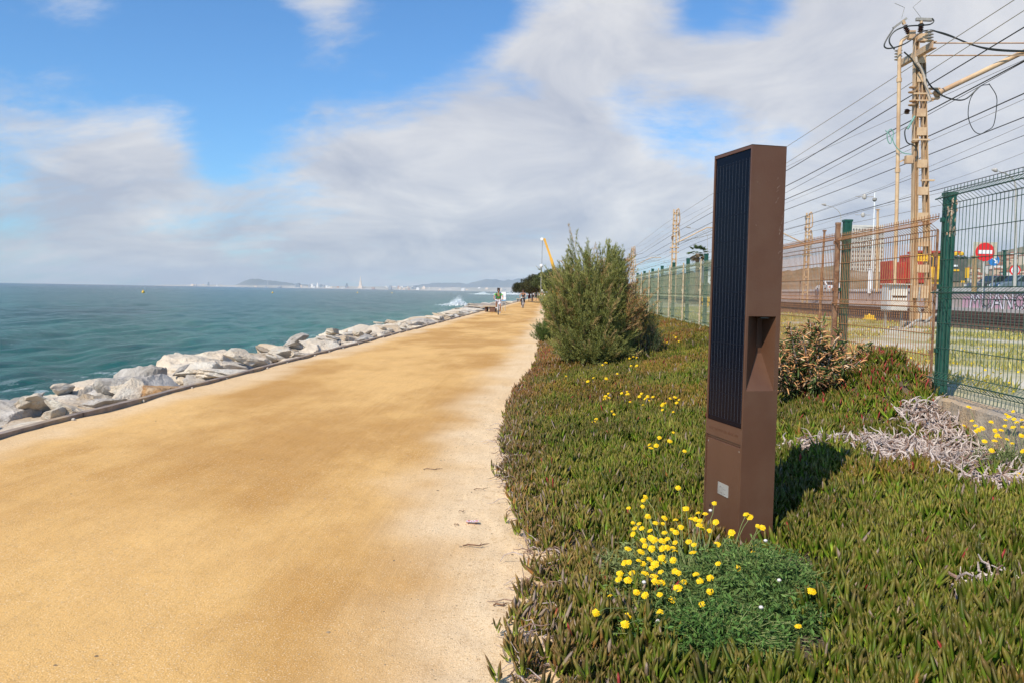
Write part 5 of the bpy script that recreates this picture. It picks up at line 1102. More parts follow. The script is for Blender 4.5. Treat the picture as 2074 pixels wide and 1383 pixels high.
def diamond(s_, z, r):
    mb = MB(); mb.prism([(0,-r),(r,0),(0,r),(-r,0)], -.01, .012, 'XZ'); mb.cm = 1; mb.box((0,-.014,0), (r*.7,.006,r*.12)); mb.box((-.06,-.014,.09), (r*.1,.006,r*.5)); mb.box((.08,-.014,-.08), (r*.1,.006,r*.5)); o = mb.build('sign_face', [swhite, sblk], s_); o.location = (0,0,z)
sign(1441, 569, 48, .30, diamond, 'white diamond shaped track sign behind the far fence beside the light column', .62)
def lamp(u, v, ub, Y, side, lab, r=.075, zf=2.0):
    p = P(u, v, Y=Y); q = P(ub, 560, Y=Y); l0 = thing('street_lamp', lab, 'street lamp', (q[0], Y, zf)); h = p[2]-zf; dx = p[0]-q[0]
    top = P(ub, v, Y=Y)[0]-q[0]
    mb = MB(); mb.tube([(0,0,0), (top*.4,0,h*.5), (top*.8,0,h*.86)]+[(top*.8+(dx-top*.8)*(1-math.cos(R_(a))), 0, h*.86+h*.13*math.sin(R_(a))) for a in (20, 40, 60, 80)], [r, r*.85, r*.6, r*.5, r*.45, r*.4, r*.38], 8); mb.build('pole', galvp, l0, True)
    mb = MB(); mb.tube([(dx-(dx-top)*.12,0,h*.99), (dx,0,h), (dx+(dx-top)*.18,0,h+.03)], [.07,.15,.06], 8); mb.build('lamp_head', insw, l0, True); return l0
lamp(2016, 345, 2057, 58, -1, 'tall curved street lamp behind the no entry sign', .11); lamp(1670, 415, 1703, 90, -1, 'curved street lamp seen over the second green post')
lamp(1395, 461, 1433, 140, -1, 'distant curved street lamp beside the palm tree', .06); 
lamp(1345, 531, 1352, 210, -1, 'faint distant street lamp low beside the rust streaked mast', .06)
# white pole with a small lantern and dark steel pole
p = P(1772, 390, Y=100); q = P(1766, 575, Y=100); w0 = thing('flag_pole', 'slender white pole in front of the tower block', 'pole', (q[0], 100, 2)); mb = MB(); mb.tube([(0,0,0), ((p[0]-q[0]),0,p[2]-2)], [.11,.07], 8); mb.build('pole', swhite, w0, True)
mb = MB(); mb.lathe(((p[0]-q[0])*.93,0,(p[2]-2)*.93), [(.1,-.25),(.26,-.1),(.26,.1),(.12,.2)], 10); mb.build('lantern', galv, w0, True)
for (u, v, ub, Y, m_, wd_, lab, nm) in ((1670, 468, 1662, 33, rust, .055, 'dark rusty steel post between the light column and the second green post', 'steel_post'), (1974, 520, 1973, 52, mat('wood_post', (.40,.27,.13), (.3,.2,.1), scale=9, rough=.9), .16, 'brown wooden post left of the no entry sign', 'wooden_post'), (2035, 508, 2035, 70, gpost, .16, 'dark green post right of the blue arrow sign', 'green_post'), (1762, 545, 1762, 80, swhite, .20, 'short white post in front of the brown slope', 'white_post'), (1778, 425, 1776, 60, cream, .11, 'tan post between the slim mast pipe and the tower block', 'tan_post')):
    a = P(u, v, Y=Y); b_ = P(ub, 590, Y=Y); zf = .62 if Y < 40 else 2.0; mb = MB(); mb.tube([(0,0,0), (a[0]-b_[0],0,a[2]-zf)], [wd_, wd_*.8], 8); mb.box((a[0]-b_[0],0,a[2]-zf), (wd_*2.2,wd_*2.2,.06)); o = mb.build(nm, m_, None, True, loc=(b_[0], Y, zf)); tag(o, lab, 'post')
# cars on the road ------------------------------------------------------------
glass = mat('car_glass', (.03,.04,.045), rough=.08); tyre = mat('tyre', (.02,.02,.02), rough=.8); chrome = mat('rim_grey', (.4,.4,.4), rough=.3, metal=.6); tail = mat('tail_light', (.55,.02,.01), rough=.3)
def car(x, y, rz, paint, lab):
    c = thing('parked_car', lab, 'car', (x, y, 2.01), rz)
    body = [(-2.1,.30),(-2.12,.62),(-2.05,.86),(-1.55,.92),(-.95,1.36),(-.5,1.45),(.4,1.44),(1.0,.98),(1.8,.86),(2.08,.66),(2.1,.32)]
    mb = MB(); mb.prism(body, -.83, .83, 'XZ'); o = mb.build('body', paint, c, bevel=.07)
    mb = MB()
    for s_ in (-1, 1): mb = MB(); mb.prism([(-1.25,.95),(-.85,1.32),(-.48,1.40),(.36,1.39),(.85,.97)], s_*.836-.004, s_*.836+.004, 'XZ'); mb.build('side_window', glass, c)
    mb = MB(); mb.quad((1.02,-.7,1.0),(1.02,.7,1.0),(.46,.66,1.43),(.46,-.66,1.43)); mb.quad((-1.52,-.7,.96),(-1.52,.7,.96),(-1.0,.66,1.36),(-1.0,-.66,1.36)); mb.build('windscreen', glass, c)
    for sx in (-1.3, 1.32):
        for sy in (-.78, .78):
            mb = MB(); mb.lathe((sx,sy,.31), [(.18,-.11),(.31,-.09),(.31,.09),(.18,.11)], 16, axis='Y'); w1 = mb.build('wheel', tyre, c, True); mb = MB(); mb.lathe((sx,sy,.31), [(.02,-.122),(.19,-.115),(.19,.115),(.02,.122)], 12, axis='Y'); mb.build('rim', chrome, w1, True)
    for sy in (-.66, .66): mb = MB(); mb.box((-2.12,sy,.72), (.05,.26,.14)); mb.build('tail_light', tail, c, bevel=.02); mb = MB(); mb.box((2.07,sy,.66), (.05,.28,.14)); mb.build('headlight', swhite, c, bevel=.02)
    return c
cdk = mat('car_paint_dark', (.07,.075,.08), rough=.25); cgr = mat('car_paint_blue_grey', (.14,.18,.21), rough=.25)
p = P(2018, 577, Y=66); car(p[0], 66, R_(186), cdk, 'dark grey car behind the wall below the blue arrow sign'); p = P(2062, 578, Y=64); car(p[0]+.2, 64, R_(184), cgr, 'blue grey car with a red tail light at the right border, behind the wall')
cwh = mat('car_paint_white', (.72,.72,.70), rough=.3); p = P(1678, 583, Y=100); car(p[0], 100, R_(92), cwh, 'white car far off behind the wall, left of the second green post')
# red skip container and the yellow works machine
redp = mat('container_red', (.50,.045,.03), (.40,.04,.03), scale=2, rough=.6, c3=(.33,.05,.04), s3=1); yelp = mat('machine_yellow', (.82,.48,.03), (.75,.42,.03), scale=2, rough=.45); dkp = mat('machine_grey', (.13,.125,.10), (.09,.09,.075), scale=2, rough=.6)
Yc = 84; a = P(1793, 576, Y=Yc); b_ = P(1842, 530, Y=Yc); k0 = thing('skip_container', 'dull red ribbed container with a raised end left of the near mast', 'container', (a[0], Yc, 2.0)); W3 = b_[0]-a[0]; H3 = b_[2]-2.0
mb = MB(); mb.prism([(0,.35),(-.15,H3*.98),(.15,H3),(W3*.45,H3*.90),(W3,H3*1.08),(W3,.35)], -1.2, 1.2, 'XZ'); mb.build('container_body', redp, k0)
for q in range(7): mb = MB(); mb.box((.15+q*(W3-.3)/6, -1.24, .35+(H3-.4)/2), (.09,.08,H3-.55)); mb.build('rib', redp, k0)
mb = MB(); mb.box((W3/2,0,.2), (W3,2.0,.28)); mb.build('skid_frame', dkp, k0)
def mq(u, v): p = P(u, v, Y=Yc-2); return p[0], p[2]
mo = mq(1905, 576); m0 = thing('works_locomotive', 'yellow and grey rail works machine with a red roof behind the first green post', 'rail machine', (mo[0], Yc-2, 2.0))
def mbox(u0, v0, u1, v1, d0, d1, name, m_, par=m0, bev=.03):
    a = mq(u0, v0); b_ = mq(u1, v1); mb = MB(); mb.box(((a[0]+b_[0])/2-mo[0], (d0+d1)/2, (a[1]+b_[1])/2-2), (abs(b_[0]-a[0]), abs(d1-d0), abs(a[1]-b_[1]))); return mb.build(name, m_, par, bevel=bev)
mbox(1844, 516, 1876, 574, .3, 2.6, 'red_module', redp); mbox(1906, 519, 1961, 572, .2, 2.8, 'engine_hood', dkp, bev=.08); mbox(1880, 514, 1908, 576, .25, 2.6, 'cab', yelp)
mbox(1862, 508, 1946, 514, .0, 2.7, 'roof', redp)
mbox(1884, 521, 1890, 540, .17, .23, 'cab_window', glass, bev=0); mbox(1893, 521, 1900, 540, .17, .23, 'cab_window', glass, bev=0)
mbox(1883, 544, 1905, 567, .0, .22, 'yellow_panel', yelp); mbox(1926, 546, 1944, 550, .12, .19, 'yellow_stripe', yelp, bev=0); mbox(1957, 543, 1963, 564, .02, .18, 'yellow_handrail', yelp, bev=.01); mbox(1948, 569, 1955, 573, .1, .18, 'yellow_buffer', yelp, bev=0)
mbox(1932, 537, 1941, 541, .12, .19, 'headlight', swhite, bev=.01)
for u in (1937, 1948):
    a = mq(u, 515); mb = MB(); mb.lathe((a[0]-mo[0], .1, a[1]-2), [(.08,-.2),(.22,-.12),(.24,.1),(.12,.22)], 10); mb.build('beacon', yelp, m0, True)
a = mq(1928, 519); b_ = mq(1958, 519); mb = MB(); mb.tube([(a[0]-mo[0],.1,a[1]-2), (a[0]-mo[0]+.4,.1,a[1]-2+.18), (b_[0]-mo[0]-.3,.1,a[1]-2+.12), (b_[0]-mo[0],.1,a[1]-2-.1)], .035, 6); mb.build('roof_rail', dkp, m0, True)
for u in (1890, 1915, 1945): a = mq(u, 577); mb = MB(); mb.lathe((a[0]-mo[0], .4, .38), [(.1,-.1),(.40,-.1),(.40,.1),(.1,.1)], 16, axis='Y'); mb.build('wheel', dkp, m0, True)
# tower block -----------------------------------------------------------------------
bw = mat('tower_white', (.66,.63,.56), (.58,.55,.49), scale=.3, rough=.8); bwin = mat('tower_window', (.12,.12,.12), (.20,.18,.16), scale=.4, rough=.4)
a = P(1717, 545, Y=330); b_ = P(1791, 461, Y=330); tb = thing('tower_block', 'pale tower block with a dense grid of windows behind the rusty fence', 'building', (a[0], 330, 2.0)); Wt = b_[0]-a[0]; Ht = b_[2]-2.0
mb = MB(); mb.prism([(0,0),(0,Ht),(Wt,Ht*.985),(Wt,0)], 0, 14, 'XZ'); mb.build('walls', bw, tb); mb = MB(); mb.box((Wt/2,7,Ht+.35), (Wt*1.01,14.2,.7)); mb.build('roof', bw, tb)
nc, nr = 12, 14; cw = Wt/nc; ch = (Ht-3)/nr
mb = MB()
for r_i in range(nr):
    for c_i in range(nc): mb.box(((c_i+.5)*cw, -.03, 3+(r_i+.5)*ch-.2), (cw*.50, .12, ch*.50))
o = mb.build('windows', bwin, tb); o['kind'] = 'stuff'
mb = MB()
for c_i in range(nc+1): mb.box((min(max(c_i*cw,.1),Wt-.1), -.14, 1.5+Ht/2-.5), (.22,.28,Ht-3.2))
for r_i in range(nr): mb.box((Wt/2, -.10, 3+r_i*ch), (Wt-.5,.18,.3))
mb.build('balcony_grid', bw, tb)
# brown embankment, hedge and hills
def ridge(name, pts, Yb, depth, m_, z0, nseg=6, seed=1, lab=None, cat=None, structure=True):
    """pts: (u, v) skyline at distance Yb; a real slope falling towards the viewer and behind"""
    rr = np.random.default_rng(seed); rows = []; us = np.linspace(pts[0][0], pts[-1][0], 90); vs = np.interp(us, [p[0] for p in pts], [p[1] for p in pts]); top = np.array([P(u, v, Y=Yb) for u, v in zip(us, vs)])
    top[:, 2] += (vnoise(us*.19, us*0+seed, seed)-.5)*(top[:, 2]-z0)*.14; V = []
    for t, f in ((-1, 0), (-.6, .45), (-.3, .78), (0, 1), (.4, .85), (1, 0)):
        q = top.copy(); q[:, 1] += t*depth; q[:, 2] = z0+(top[:, 2]-z0)*(f+.06*(vnoise(us*.3+t*7, us*0+t*5+9, seed+2)-.5)*(0 < f < 1)); V.append(q)
    V = np.stack(V); i = np.arange(V.shape[0]*V.shape[1]).reshape(V.shape[:2]); Fq = np.stack([i[:-1, :-1], i[:-1, 1:], i[1:, 1:], i[1:, :-1]], -1).reshape(-1, 4)
    o = np_mesh(name, V.reshape(-1, 3), [Fq], m_, smooth=True); tag(o, kind='structure'); return o
hb = mat('slope_brown', (.22,.155,.09), (.15,.12,.06), scale=.12, rough=.95, c3=(.30,.24,.17), s3=.05)
hgm = mat('slope_green', (.10,.12,.05), (.17,.15,.08), scale=.05, rough=.95, c3=(.22,.19,.14), s3=.02)
ridge('embankment', [(1490,575),(1560,560),(1600,549),(1640,546),(1690,548),(1760,552),(1850,556),(1900,572)], 230, 60, hb, 1.9, seed=3)
ridge('hill', [(1560,560),(1640,545),(1700,540),(1760,552),(1800,560),(1900,560),(1980,538),(2030,516),(2080,505),(2160,500)], 560, 180, hgm, 1.9, seed=4)
ridge('embankment', [(1300,570),(1340,560),(1400,552),(1440,549),(1500,552)], 180, 40, mat('slope_hedge', (.10,.11,.05), (.16,.14,.08), scale=.3, rough=.95), .5, seed=6)
hw = [mat('house_cream', (.62,.52,.40), rough=.9), mat('house_white', (.70,.66,.60), rough=.9), mat('house_tan', (.50,.36,.26), rough=.9)]; hr = mat('house_roof', (.36,.15,.09), (.28,.12,.08), scale=.5, rough=.9)
rr = random.Random(12)
def house(x, y, z, w, d, h, m_, lab, grp, roof=True, name='house', pitched=True):
    hs = thing(name, lab, 'house', (x, y, z), rr.uniform(-.2, .2), grp); mb = MB(); mb.box((0,0,h/2), (w,d,h)); mb.build('walls', m_, hs); mb = MB()
    if pitched: mb.prism([(-w*.54,h+.02),(0,h+w*.16),(w*.54,h+.02)], -d*.54, d*.54, 'XZ')
    else: mb.box((0,0,h+.25), (w*.96,d*.96,.5)); mb.box((w*.2,0,h+1.2), (w*.3,d*.4,1.8))
    mb.build('roof', hr if pitched else m_, hs)
    n_ = max(2, int(w/3)); 
    for k in range(n_):
        for f in range(max(1, int(h/3))): mb = MB(); mb.box(((k+.5)/n_*w-w/2, -d/2-.03, 1.6+f*3), (.9,.1,1.2)); mb.build('window', bwin, hs)
    return hs
SKH = ([1800,1900,1980,2030,2080,2160], [560,560,538,516,505,500])
for k in range(44):
    t5 = rr.uniform(-.62, -.05); u = 1125+(rr.uniform(1965, 2095)-1125)*(560+t5*180)/560; tp_ = P(u, float(np.interp(u, *SKH)), Y=560); z5 = 1.9+(tp_[2]-1.9)*float(np.interp(t5, [-1, -.6, -.3, 0], [0, .45, .78, 1])); sc_ = rr.uniform(3.5, 6.5)
    house(tp_[0]+rr.uniform(-4, 4), 560+t5*180, z5-3.0, sc_*1.2, sc_, rr.uniform(5.0, 7.0), rr.choice(hw), 'small pale house with a red roof on the far hillside at the right', 'houses on the hillside')
# warehouse glimpsed left of the column
p = P(1436, 560, Y=160); wh = thing('warehouse', 'low grey building with bright window strips behind the far fence', 'building', (P(1425,560,Y=160)[0], 160, .6)); W4 = 9.0; H4 = float(P(1436,538,Y=160)[2])-.6
mb = MB(); mb.box((W4/2,4,H4/2), (W4,8,H4)); mb.build('walls', mat('shed_grey', (.30,.33,.33), (.24,.26,.26), scale=1, rough=.8), wh); mb = MB(); mb.box((W4/2,4,H4+.15), (W4*1.04,8.4,.3)); mb.build('roof', dkp, wh)
for k in range(7): mb = MB(); mb.box((.8+k*1.2,-.04,H4*.62), (.7,.1,H4*.4)); mb.build('window', mat('window_bright', (.62,.66,.66), rough=.3), wh)
mb = MB(); mb.box((W4*.35,-.08,H4*.92), (3.4,.12,.9)); mb.build('fascia_board', mat('board_pale_yellow', (.70,.62,.25), rough=.6), wh)
# yellow trolley on the verge
p = P(1442, 620, X=12.2); tr_ = thing('maintenance_trolley', 'yellow wheeled trolley beside the tracks at the left edge of the light column', 'trolley', (p[0], p[1], .62)); mb = MB(); mb.box((0,0,.62), (1.5,.9,.42)); mb.box((0,0,.86), (1.6,1.0,.06)); mb.build('tub', yelp, tr_, bevel=.03)
for sx in (-.5,.5):
    for sy in (-.4,.4): mb = MB(); mb.lathe((sx,sy,.2), [(.05,-.05),(.2,-.05),(.2,.05),(.05,.05)], 12, axis='Y'); mb.build('wheel', yelp, tr_, True)
# palm ------------------------------------------------------------------------------
pb = P(1413, 514, Y=112); pl = thing('palm_tree', 'single fan palm rising above the far fence left of the light column', 'palm tree', (pb[0], 112, .6)); Hp = pb[2]-.6
mb = MB(); mb.tube([(0,0,0),(.05,0,Hp*.5),(0,0,Hp)], [.30,.24,.27], 10); mb.build('trunk', mat('palm_trunk', (.17,.11,.07), (.24,.17,.11), scale=4, rough=.95, bump=.8), pl, True)
r = np.random.default_rng(33); Pp, D, L, Wd2, Cc = [], [], [], [], []
for k in range(26):
    el = r.uniform(-.9, 1.35); az = r.uniform(0, 6.28); dr_ = np.array([math.cos(el)*math.cos(az), math.cos(el)*math.sin(az), math.sin(el)]); st_ = np.array([0, 0, Hp])+dr_*.75
    c_ = np.array([.12, .17, .05]) if el > -.2 else np.array([.18, .13, .07]); sd = unit(np.cross(dr_, [0, 0, 1.])+1e-3)
    for j in range(18):
        a = (j/17-.5)*2.3; dd = dr_*math.cos(a)+sd*math.sin(a); Pp.append(st_); D.append(dd+np.array([0,0,-.15])); L.append(.85*r.uniform(.7, 1.15)); Wd2.append(.07); Cc.append(c_*r.uniform(.7, 1.4))
V, Ff, C = blades(np.array(Pp), np.array(D), np.array(L), np.array(Wd2), np.array(Cc), bend=.18); np_mesh('fronds', V, [Ff], herb, pl, colors=C)
# trees on the promenade ---------------------------------------------------------------
def leafy(x, y, H, W5, D5, trunk, label, seed, cols, nleaf=14000, name='tree', bottom=.42, leaf=.16, leans=0, clumps=40):
    r = np.random.default_rng(seed); t0 = thing(name, label, 'tree', (x, y, 0)); mb = MB(); cl = []
    for k in range(clumps):
        a = r.uniform(0, 6.28); q = math.sqrt(r.random()); zc = H*(bottom+(1-bottom)*r.random()*math.sqrt(max(.05, 1-q*q*.75))); cl.append((W5/2*q*math.cos(a)+leans, D5/2*q*math.sin(a), zc, r.uniform(.35, .8)*H*.16, r.uniform(.7, 1.35)))
    mb.tube([(0,0,-.1),(leans*.2,.05,H*bottom*.6),(leans*.6,0,H*bottom*1.2)], [H*.035,H*.028,H*.02], 8)
    for c in cl[::2]: mb.tube([(leans*.5,0,H*bottom*.9), (c[0]*.55,c[1]*.55,(H*bottom+c[2])/2), (c[0],c[1],c[2])], [H*.014,H*.009,H*.004], 5)
    mb.build('trunk', bark, t0, True); cl = np.array(cl); k = r.integers(0, len(cl), nleaf); d = unit(r.normal(size=(nleaf, 3)))*(r.random((nleaf, 1))**.45); Pp = cl[k, :3]+d*cl[k, 3:4]*np.array([1.35, 1.35, .8])*1.35
    c = (np.array(cols[0])*(1-r.random((nleaf, 1)))+np.array(cols[1])*r.random((nleaf, 1)))*cl[k, 4:5]; L = r.uniform(.6, 1.3, nleaf)*leaf
    V, Ff, C = blades(Pp, r.normal(size=(nleaf, 3))+np.array([0, 0, .2]), L, L*.5, c); np_mesh('crown', V, [Ff], herb, t0, colors=C); return t0
dk = [(.045,.050,.022), (.095,.085,.035)]
tx = lambda u, Y: float(P(u, 590, Y=Y)[0])
leafy(tx(1060, 128), 128, 3.0, 2.9, 4, 1, 'leftmost and lowest of the dark trees over the promenade', 41, dk, 16000, bottom=.52, leaf=.15)
leafy(tx(1078, 122), 122, 3.7, 3.3, 4, 1, 'middle dark tree with a broad crown over the promenade', 42, dk, 18000, bottom=.46, leaf=.15)
leafy(tx(1096, 116), 116, 4.3, 3.8, 4, 1, 'tallest dark tree over the promenade, partly hidden by the tamarisk bush', 43, dk, 20000, bottom=.42, leaf=.16)
leafy(tx(1112, 110), 110, 4.8, 4.6, 4, 1, 'dark green tree hidden behind the left flank of the tamarisk bush', 44, [(.06,.08,.03),(.11,.12,.04)], 16000, bottom=.4, leaf=.16)
# mobile crane: jib, hook and carrier behind the bush
cranem = mat('crane_yellow', (.80,.42,.04), (.72,.37,.04), scale=.6, rough=.5)
Yk = 160; a = P(1103, 486, Y=Yk); b_ = P(1116, 524, Y=Yk); d_ = P(1131, 566, Y=Yk); ck = thing('mobile_crane', 'yellow crane jib rising behind the tamarisk bush', 'crane', (d_[0]+.2, Yk, .0)); L0 = Vector(ck.location)
mb = MB(); mb.bar(Vector(a)-L0, Vector(b_)-L0, .38, .42); mb.build('jib_tip', cranem, ck); mb = MB(); mb.bar(Vector(b_)-L0, Vector((0,0,2.2)), .52, .58); mb.build('jib', cranem, ck)
e_ = P(1097.5, 485, Y=Yk); mb = MB(); mb.bar(Vector(a)-L0+Vector((.2,0,0)), Vector(e_)-L0, .35, .4); mb.build('jib_head', cranem, ck); mb = MB(); mb.lathe(Vector(e_)-L0, [(.1,-.3),(.3,-.28),(.3,.28),(.1,.3)], 12, axis='Y'); mb.build('pulley', swhite, ck, True)
mb = MB(); ez = Vector(P(1098.5, 487, Y=Yk))-L0; mb.tube([ez, ez-Vector((0,0,6.5))], .035, 4); mb.box(ez-Vector((0,0,6.6)), (.3,.2,.5)); mb.build('hoist_cable', dkp, ck)
mb = MB(); mb.box((0,0,1.5), (3,5,1.4)); mb.box((0,0,.75), (2.6,8,.5)); mb.build('carrier', cranem, ck, bevel=.1)
for sx in (-1.2, 1.2):
    for sy in (-3, -1, 1.5, 3): mb = MB(); mb.lathe((sx,sy,.5), [(.2,-.15),(.5,-.15),(.5,.15),(.2,.15)], 16, axis='X'); mb.build('wheel', tyre, ck, True)
# globe lamp by the promenade
gl = P(1096.5, 539, Y=100); g0 = thing('promenade_lamp', 'white globe lamp at the left shoulder of the tamarisk bush', 'street lamp', (gl[0], 100, 0)); mb = MB(); mb.tube([(0,0,0),(0,0,gl[2]-.2)], [.07,.05], 8); mb.build('pole', galv, g0, True)
mb = MB(); mb.lathe((0,0,gl[2]), [(.02,-.24),(.16,-.18),(.24,0),(.16,.18),(.02,.24)], 14); mb.build('globe', swhite, g0, True)
# benches and information board --------------------------------------------------------
bn = mat('bench_corten', (.17,.085,.05), (.12,.06,.04), scale=5, rough=.8); bnt = mat('bench_slab', (.52,.40,.26), (.44,.33,.22), scale=4, rough=.9)
for (u, v, w_b, lab) in ((997, 632.5, 0, 'brown block bench with a pale top, on the path edge beside the green shirted cyclist'), (1055, 612.0, 0, 'small dark block bench behind the dark clothed cyclist')):
    p = P(u, v, z=0); b0 = thing('block_bench', lab, 'bench', (p[0], p[1], 0)); mb = MB(); mb.box((0,.9,.19), (.42,1.8,.38)); mb.build('base', bn, b0, bevel=.01); mb = MB(); mb.box((-.22,.9,.425), (.98,1.9,.085)); mb.build('seat', bnt, b0, bevel=.01)
    mb = MB(); mb.box((-.5,.9,.19), (.12,1.6,.38)); mb.build('support', bn, b0)
p = P(1020, 611, Y=66); ib = thing('notice_board', 'white notice board with blue stripes behind the green shirted cyclist', 'notice board', (p[0], 66, 0)); zb = P(1020, 609.5, Y=66)[2]; zt2 = P(1020, 592, Y=66)[2]
mb = MB(); mb.box((0,0,(zb+zt2)/2), (.36,.05,zt2-zb)); mb.build('board', swhite, ib, bevel=.01); mb = MB()
lb_ = mat('stripe_blue', (.15,.42,.75), rough=.5); mb.box((0,-.029,zb+.04), (.34,.006,.07)); mb.box((0,-.029,zb+(zt2-zb)*.52), (.34,.006,.03)); mb.build('stripe', lb_, ib)
mb = MB(); mb.box((-.05,-.03,zb+(zt2-zb)*.66), (.16,.006,.02)); mb.build('printed_lines', sblk, ib); mb = MB()
for dx in (-.13,.13): mb.tube([(dx,.03,0),(dx,.03,zt2)], .025, 8)
mb.build('posts', galvp, ib)

# ================================================================ far shore
DC = 12500.; ZD = SEA-DC*DC/(2*RE)
shore = mat('far_shore', (.50,.45,.38), (.36,.34,.28), scale=.002, rough=.95); hfar = mat('far_hill', (.15,.18,.19), (.20,.21,.20), scale=.001, rough=.95)  # far_hill: bluish distance haze put into the base colour
def farstrip(name, pts, Y, m_, depth, z0, seed): return ridge(name, pts, Y, depth, m_, z0, seed=seed)
farstrip('far_shore', [(335,577.3),(420,577.2),(560,578.5),(700,580.5),(800,581.2),(900,582.4),(1000,583),(1090,583),(1160,584)], DC, shore, 500, ZD-4, 11)
farstrip('hill', [(484,579.5),(492,573),(500,568),(512,565.8),(528,566.5),(545,568.5),(560,570),(580,572.5),(600,575.5),(640,579.5)], DC+900, hfar, 600, ZD-5, 13)
farstrip('hill', [(925,583),(950,575),(968,570),(985,566),(1000,565),(1015,569),(1030,567.5),(1060,565),(1100,563),(1180,566),(1260,574)], DC+5200, hfar, 2500, ZD-5, 14)
farstrip('hill', [(790,582),(840,579),(880,574),(905,573),(930,573),(960,577),(1010,583)], DC+6500, hfar, 2500, ZD-5, 15)
cm_ = [mat('city_white', (.85,.80,.74), rough=.9), mat('city_cream', (.78,.62,.48), rough=.9), mat('city_grey', (.34,.36,.38), rough=.9), mat('city_brick', (.48,.30,.22), rough=.9), mat('city_blue_grey', (.20,.24,.28), rough=.8)]
MP = DC/F                      # metres per pixel on the far shore
def city(u, w, h, m_, lab, grp='buildings on the far shore', Y=None, kind=0, cat='building'):
    Yc_ = Y or DC-300; p = P(u, 580, Y=Yc_); z = float(P(u, _hy(u)+1.6, Y=Yc_)[2]); w *= MP; h *= MP
    mb = MB()
    if kind == 0: mb.box((0,0,h*.46), (w,w*.8,h*.92)); mb.box((w*.1,0,h*.95), (w*.5,w*.4,h*.12))
    elif kind == 1: mb.box((0,0,h*.3), (w,w*.8,h*.6)); mb.box((w*.12,0,h*.72), (w*.7,w*.6,h*.44)); mb.box((w*.1,0,h*.97), (w*.3,w*.3,h*.12))
    elif kind == 2:
        mb.box((0,0,h*.10), (w,w*.8,h*.2)); mb.box((0,0,h*.26), (w*.6,w*.5,h*.36)); mb.box((0,0,h*.5), (w*.42,w*.4,h*.28)); mb.lathe((0,0,h*.6), [(w*.15,0),(w*.10,h*.2),(w*.05,h*.4)], 8)
    o = mb.build('city_building', m_, None, loc=(p[0], Yc_, z)); return tag(o, lab, cat, grp)
city(422, 3.2, 9, cm_[4], 'dark sail shaped tower standing alone on the far shore at the left', None, kind=1)
city(730, 9, 25, cm_[1], 'tallest stepped cream tower with a spire on the far shore', None, kind=2); city(702, 5, 11, cm_[4], 'dark blue grey tower just left of the tallest cream tower', None, kind=1)
for (u, w, h, m_) in ((604,7,10,4),(598,3,7,2),(626,3,8,2),(632,4,9,0),(643,3,11,0),(650,5,8,4),(655,5,7,2),(662,4,6,0),(684,4,5,3),(671,6,4,1),(610,3,6,1),(636,4,7,2)):
    city(u, w, h, cm_[m_], 'tower of the cluster between the dark hill and the tallest cream tower', 'towers of the cluster on the far shore', kind=u % 2)
for (u, w, h) in ((836,4,7),(842,4,9),(848,4,6.5)): city(u, w, h, cm_[4], 'dark tower of the close trio on the far shore right of the tallest cream tower', 'dark trio of towers')
city(807, 3, 8, cm_[3], 'reddish tower alone between the tallest cream tower and the dark trio', None)
city(542, 1.0, 15, cm_[2], 'thin pale mast in front of the far dark hill', None)
rr = random.Random(5)
for k in range(150):
    u = rr.choice((rr.uniform(345, 700), rr.uniform(640, 1095), rr.uniform(740, 1095))); w = rr.uniform(2.0, 7); h = rr.uniform(2.0, 4.4) if u < 780 else rr.uniform(3, 8.5)
    city(u, w, h, cm_[rr.choice((0,0,1,1,1,3,0,2))], 'small pale building in the low skyline of the far shore', Y=DC-rr.uniform(-400, 500), kind=rr.choice((0, 1)))

# ================================================================ air
hz = bpy.data.materials.new('haze_air'); hz.use_nodes = True; t = hz.node_tree; t.nodes.clear(); o_ = t.nodes.new('ShaderNodeOutputMaterial'); pv_ = t.nodes.new('ShaderNodeVolumePrincipled')
pv_.inputs['Color'].default_value = (.82,.92,1,1); pv_.inputs['Density'].default_value = 4.2e-5; pv_.inputs['Anisotropy'].default_value = -.1; t.links.new(pv_.outputs[0], o_.inputs['Volume'])
mb = MB(); mb.box((0, 9000, 190), (46000, 24000, 460)); mb.v = [tuple(v) for v in mb.v]; o = mb.build('haze', hz); tag(o, kind='stuff'); o['label'] = 'thin sea haze in front of the far shore'; o['category'] = 'haze'
# ================================================================ people and bicycles
skinm = mat('skin', (.52,.27,.17), (.46,.23,.145), scale=14, rough=.55); hairb = mat('hair_dark', (.035,.02,.014), (.06,.035,.02), scale=60, rough=.6); hairw = mat('hair_grey', (.60,.57,.53), (.48,.45,.42), scale=60, rough=.7)
def cloth(n_, c): return mat(n_, c, tuple(a*.8 for a in c), scale=9, rough=.85, bump=.2, bscale=30)
def skin_obj(name, pts, edges, m, parent, levels=2, root=0):
    me = bpy.data.meshes.new(name); me.from_pydata([p[0] for p in pts], edges, []); me.materials.append(m); o = bpy.data.objects.new(name, me); link(o, parent)
    md = o.modifiers.new('skin', 'SKIN'); md.use_smooth_shade = True; md.branch_smoothing = .6; sv = me.skin_vertices[0].data
    for i, p in enumerate(pts): r_ = p[1]; sv[i].radius = r_ if isinstance(r_, tuple) else (r_, r_); sv[i].use_root = (i == root)
    sb_ = o.modifiers.new('sub', 'SUBSURF'); sb_.levels = levels; sb_.render_levels = levels; return o
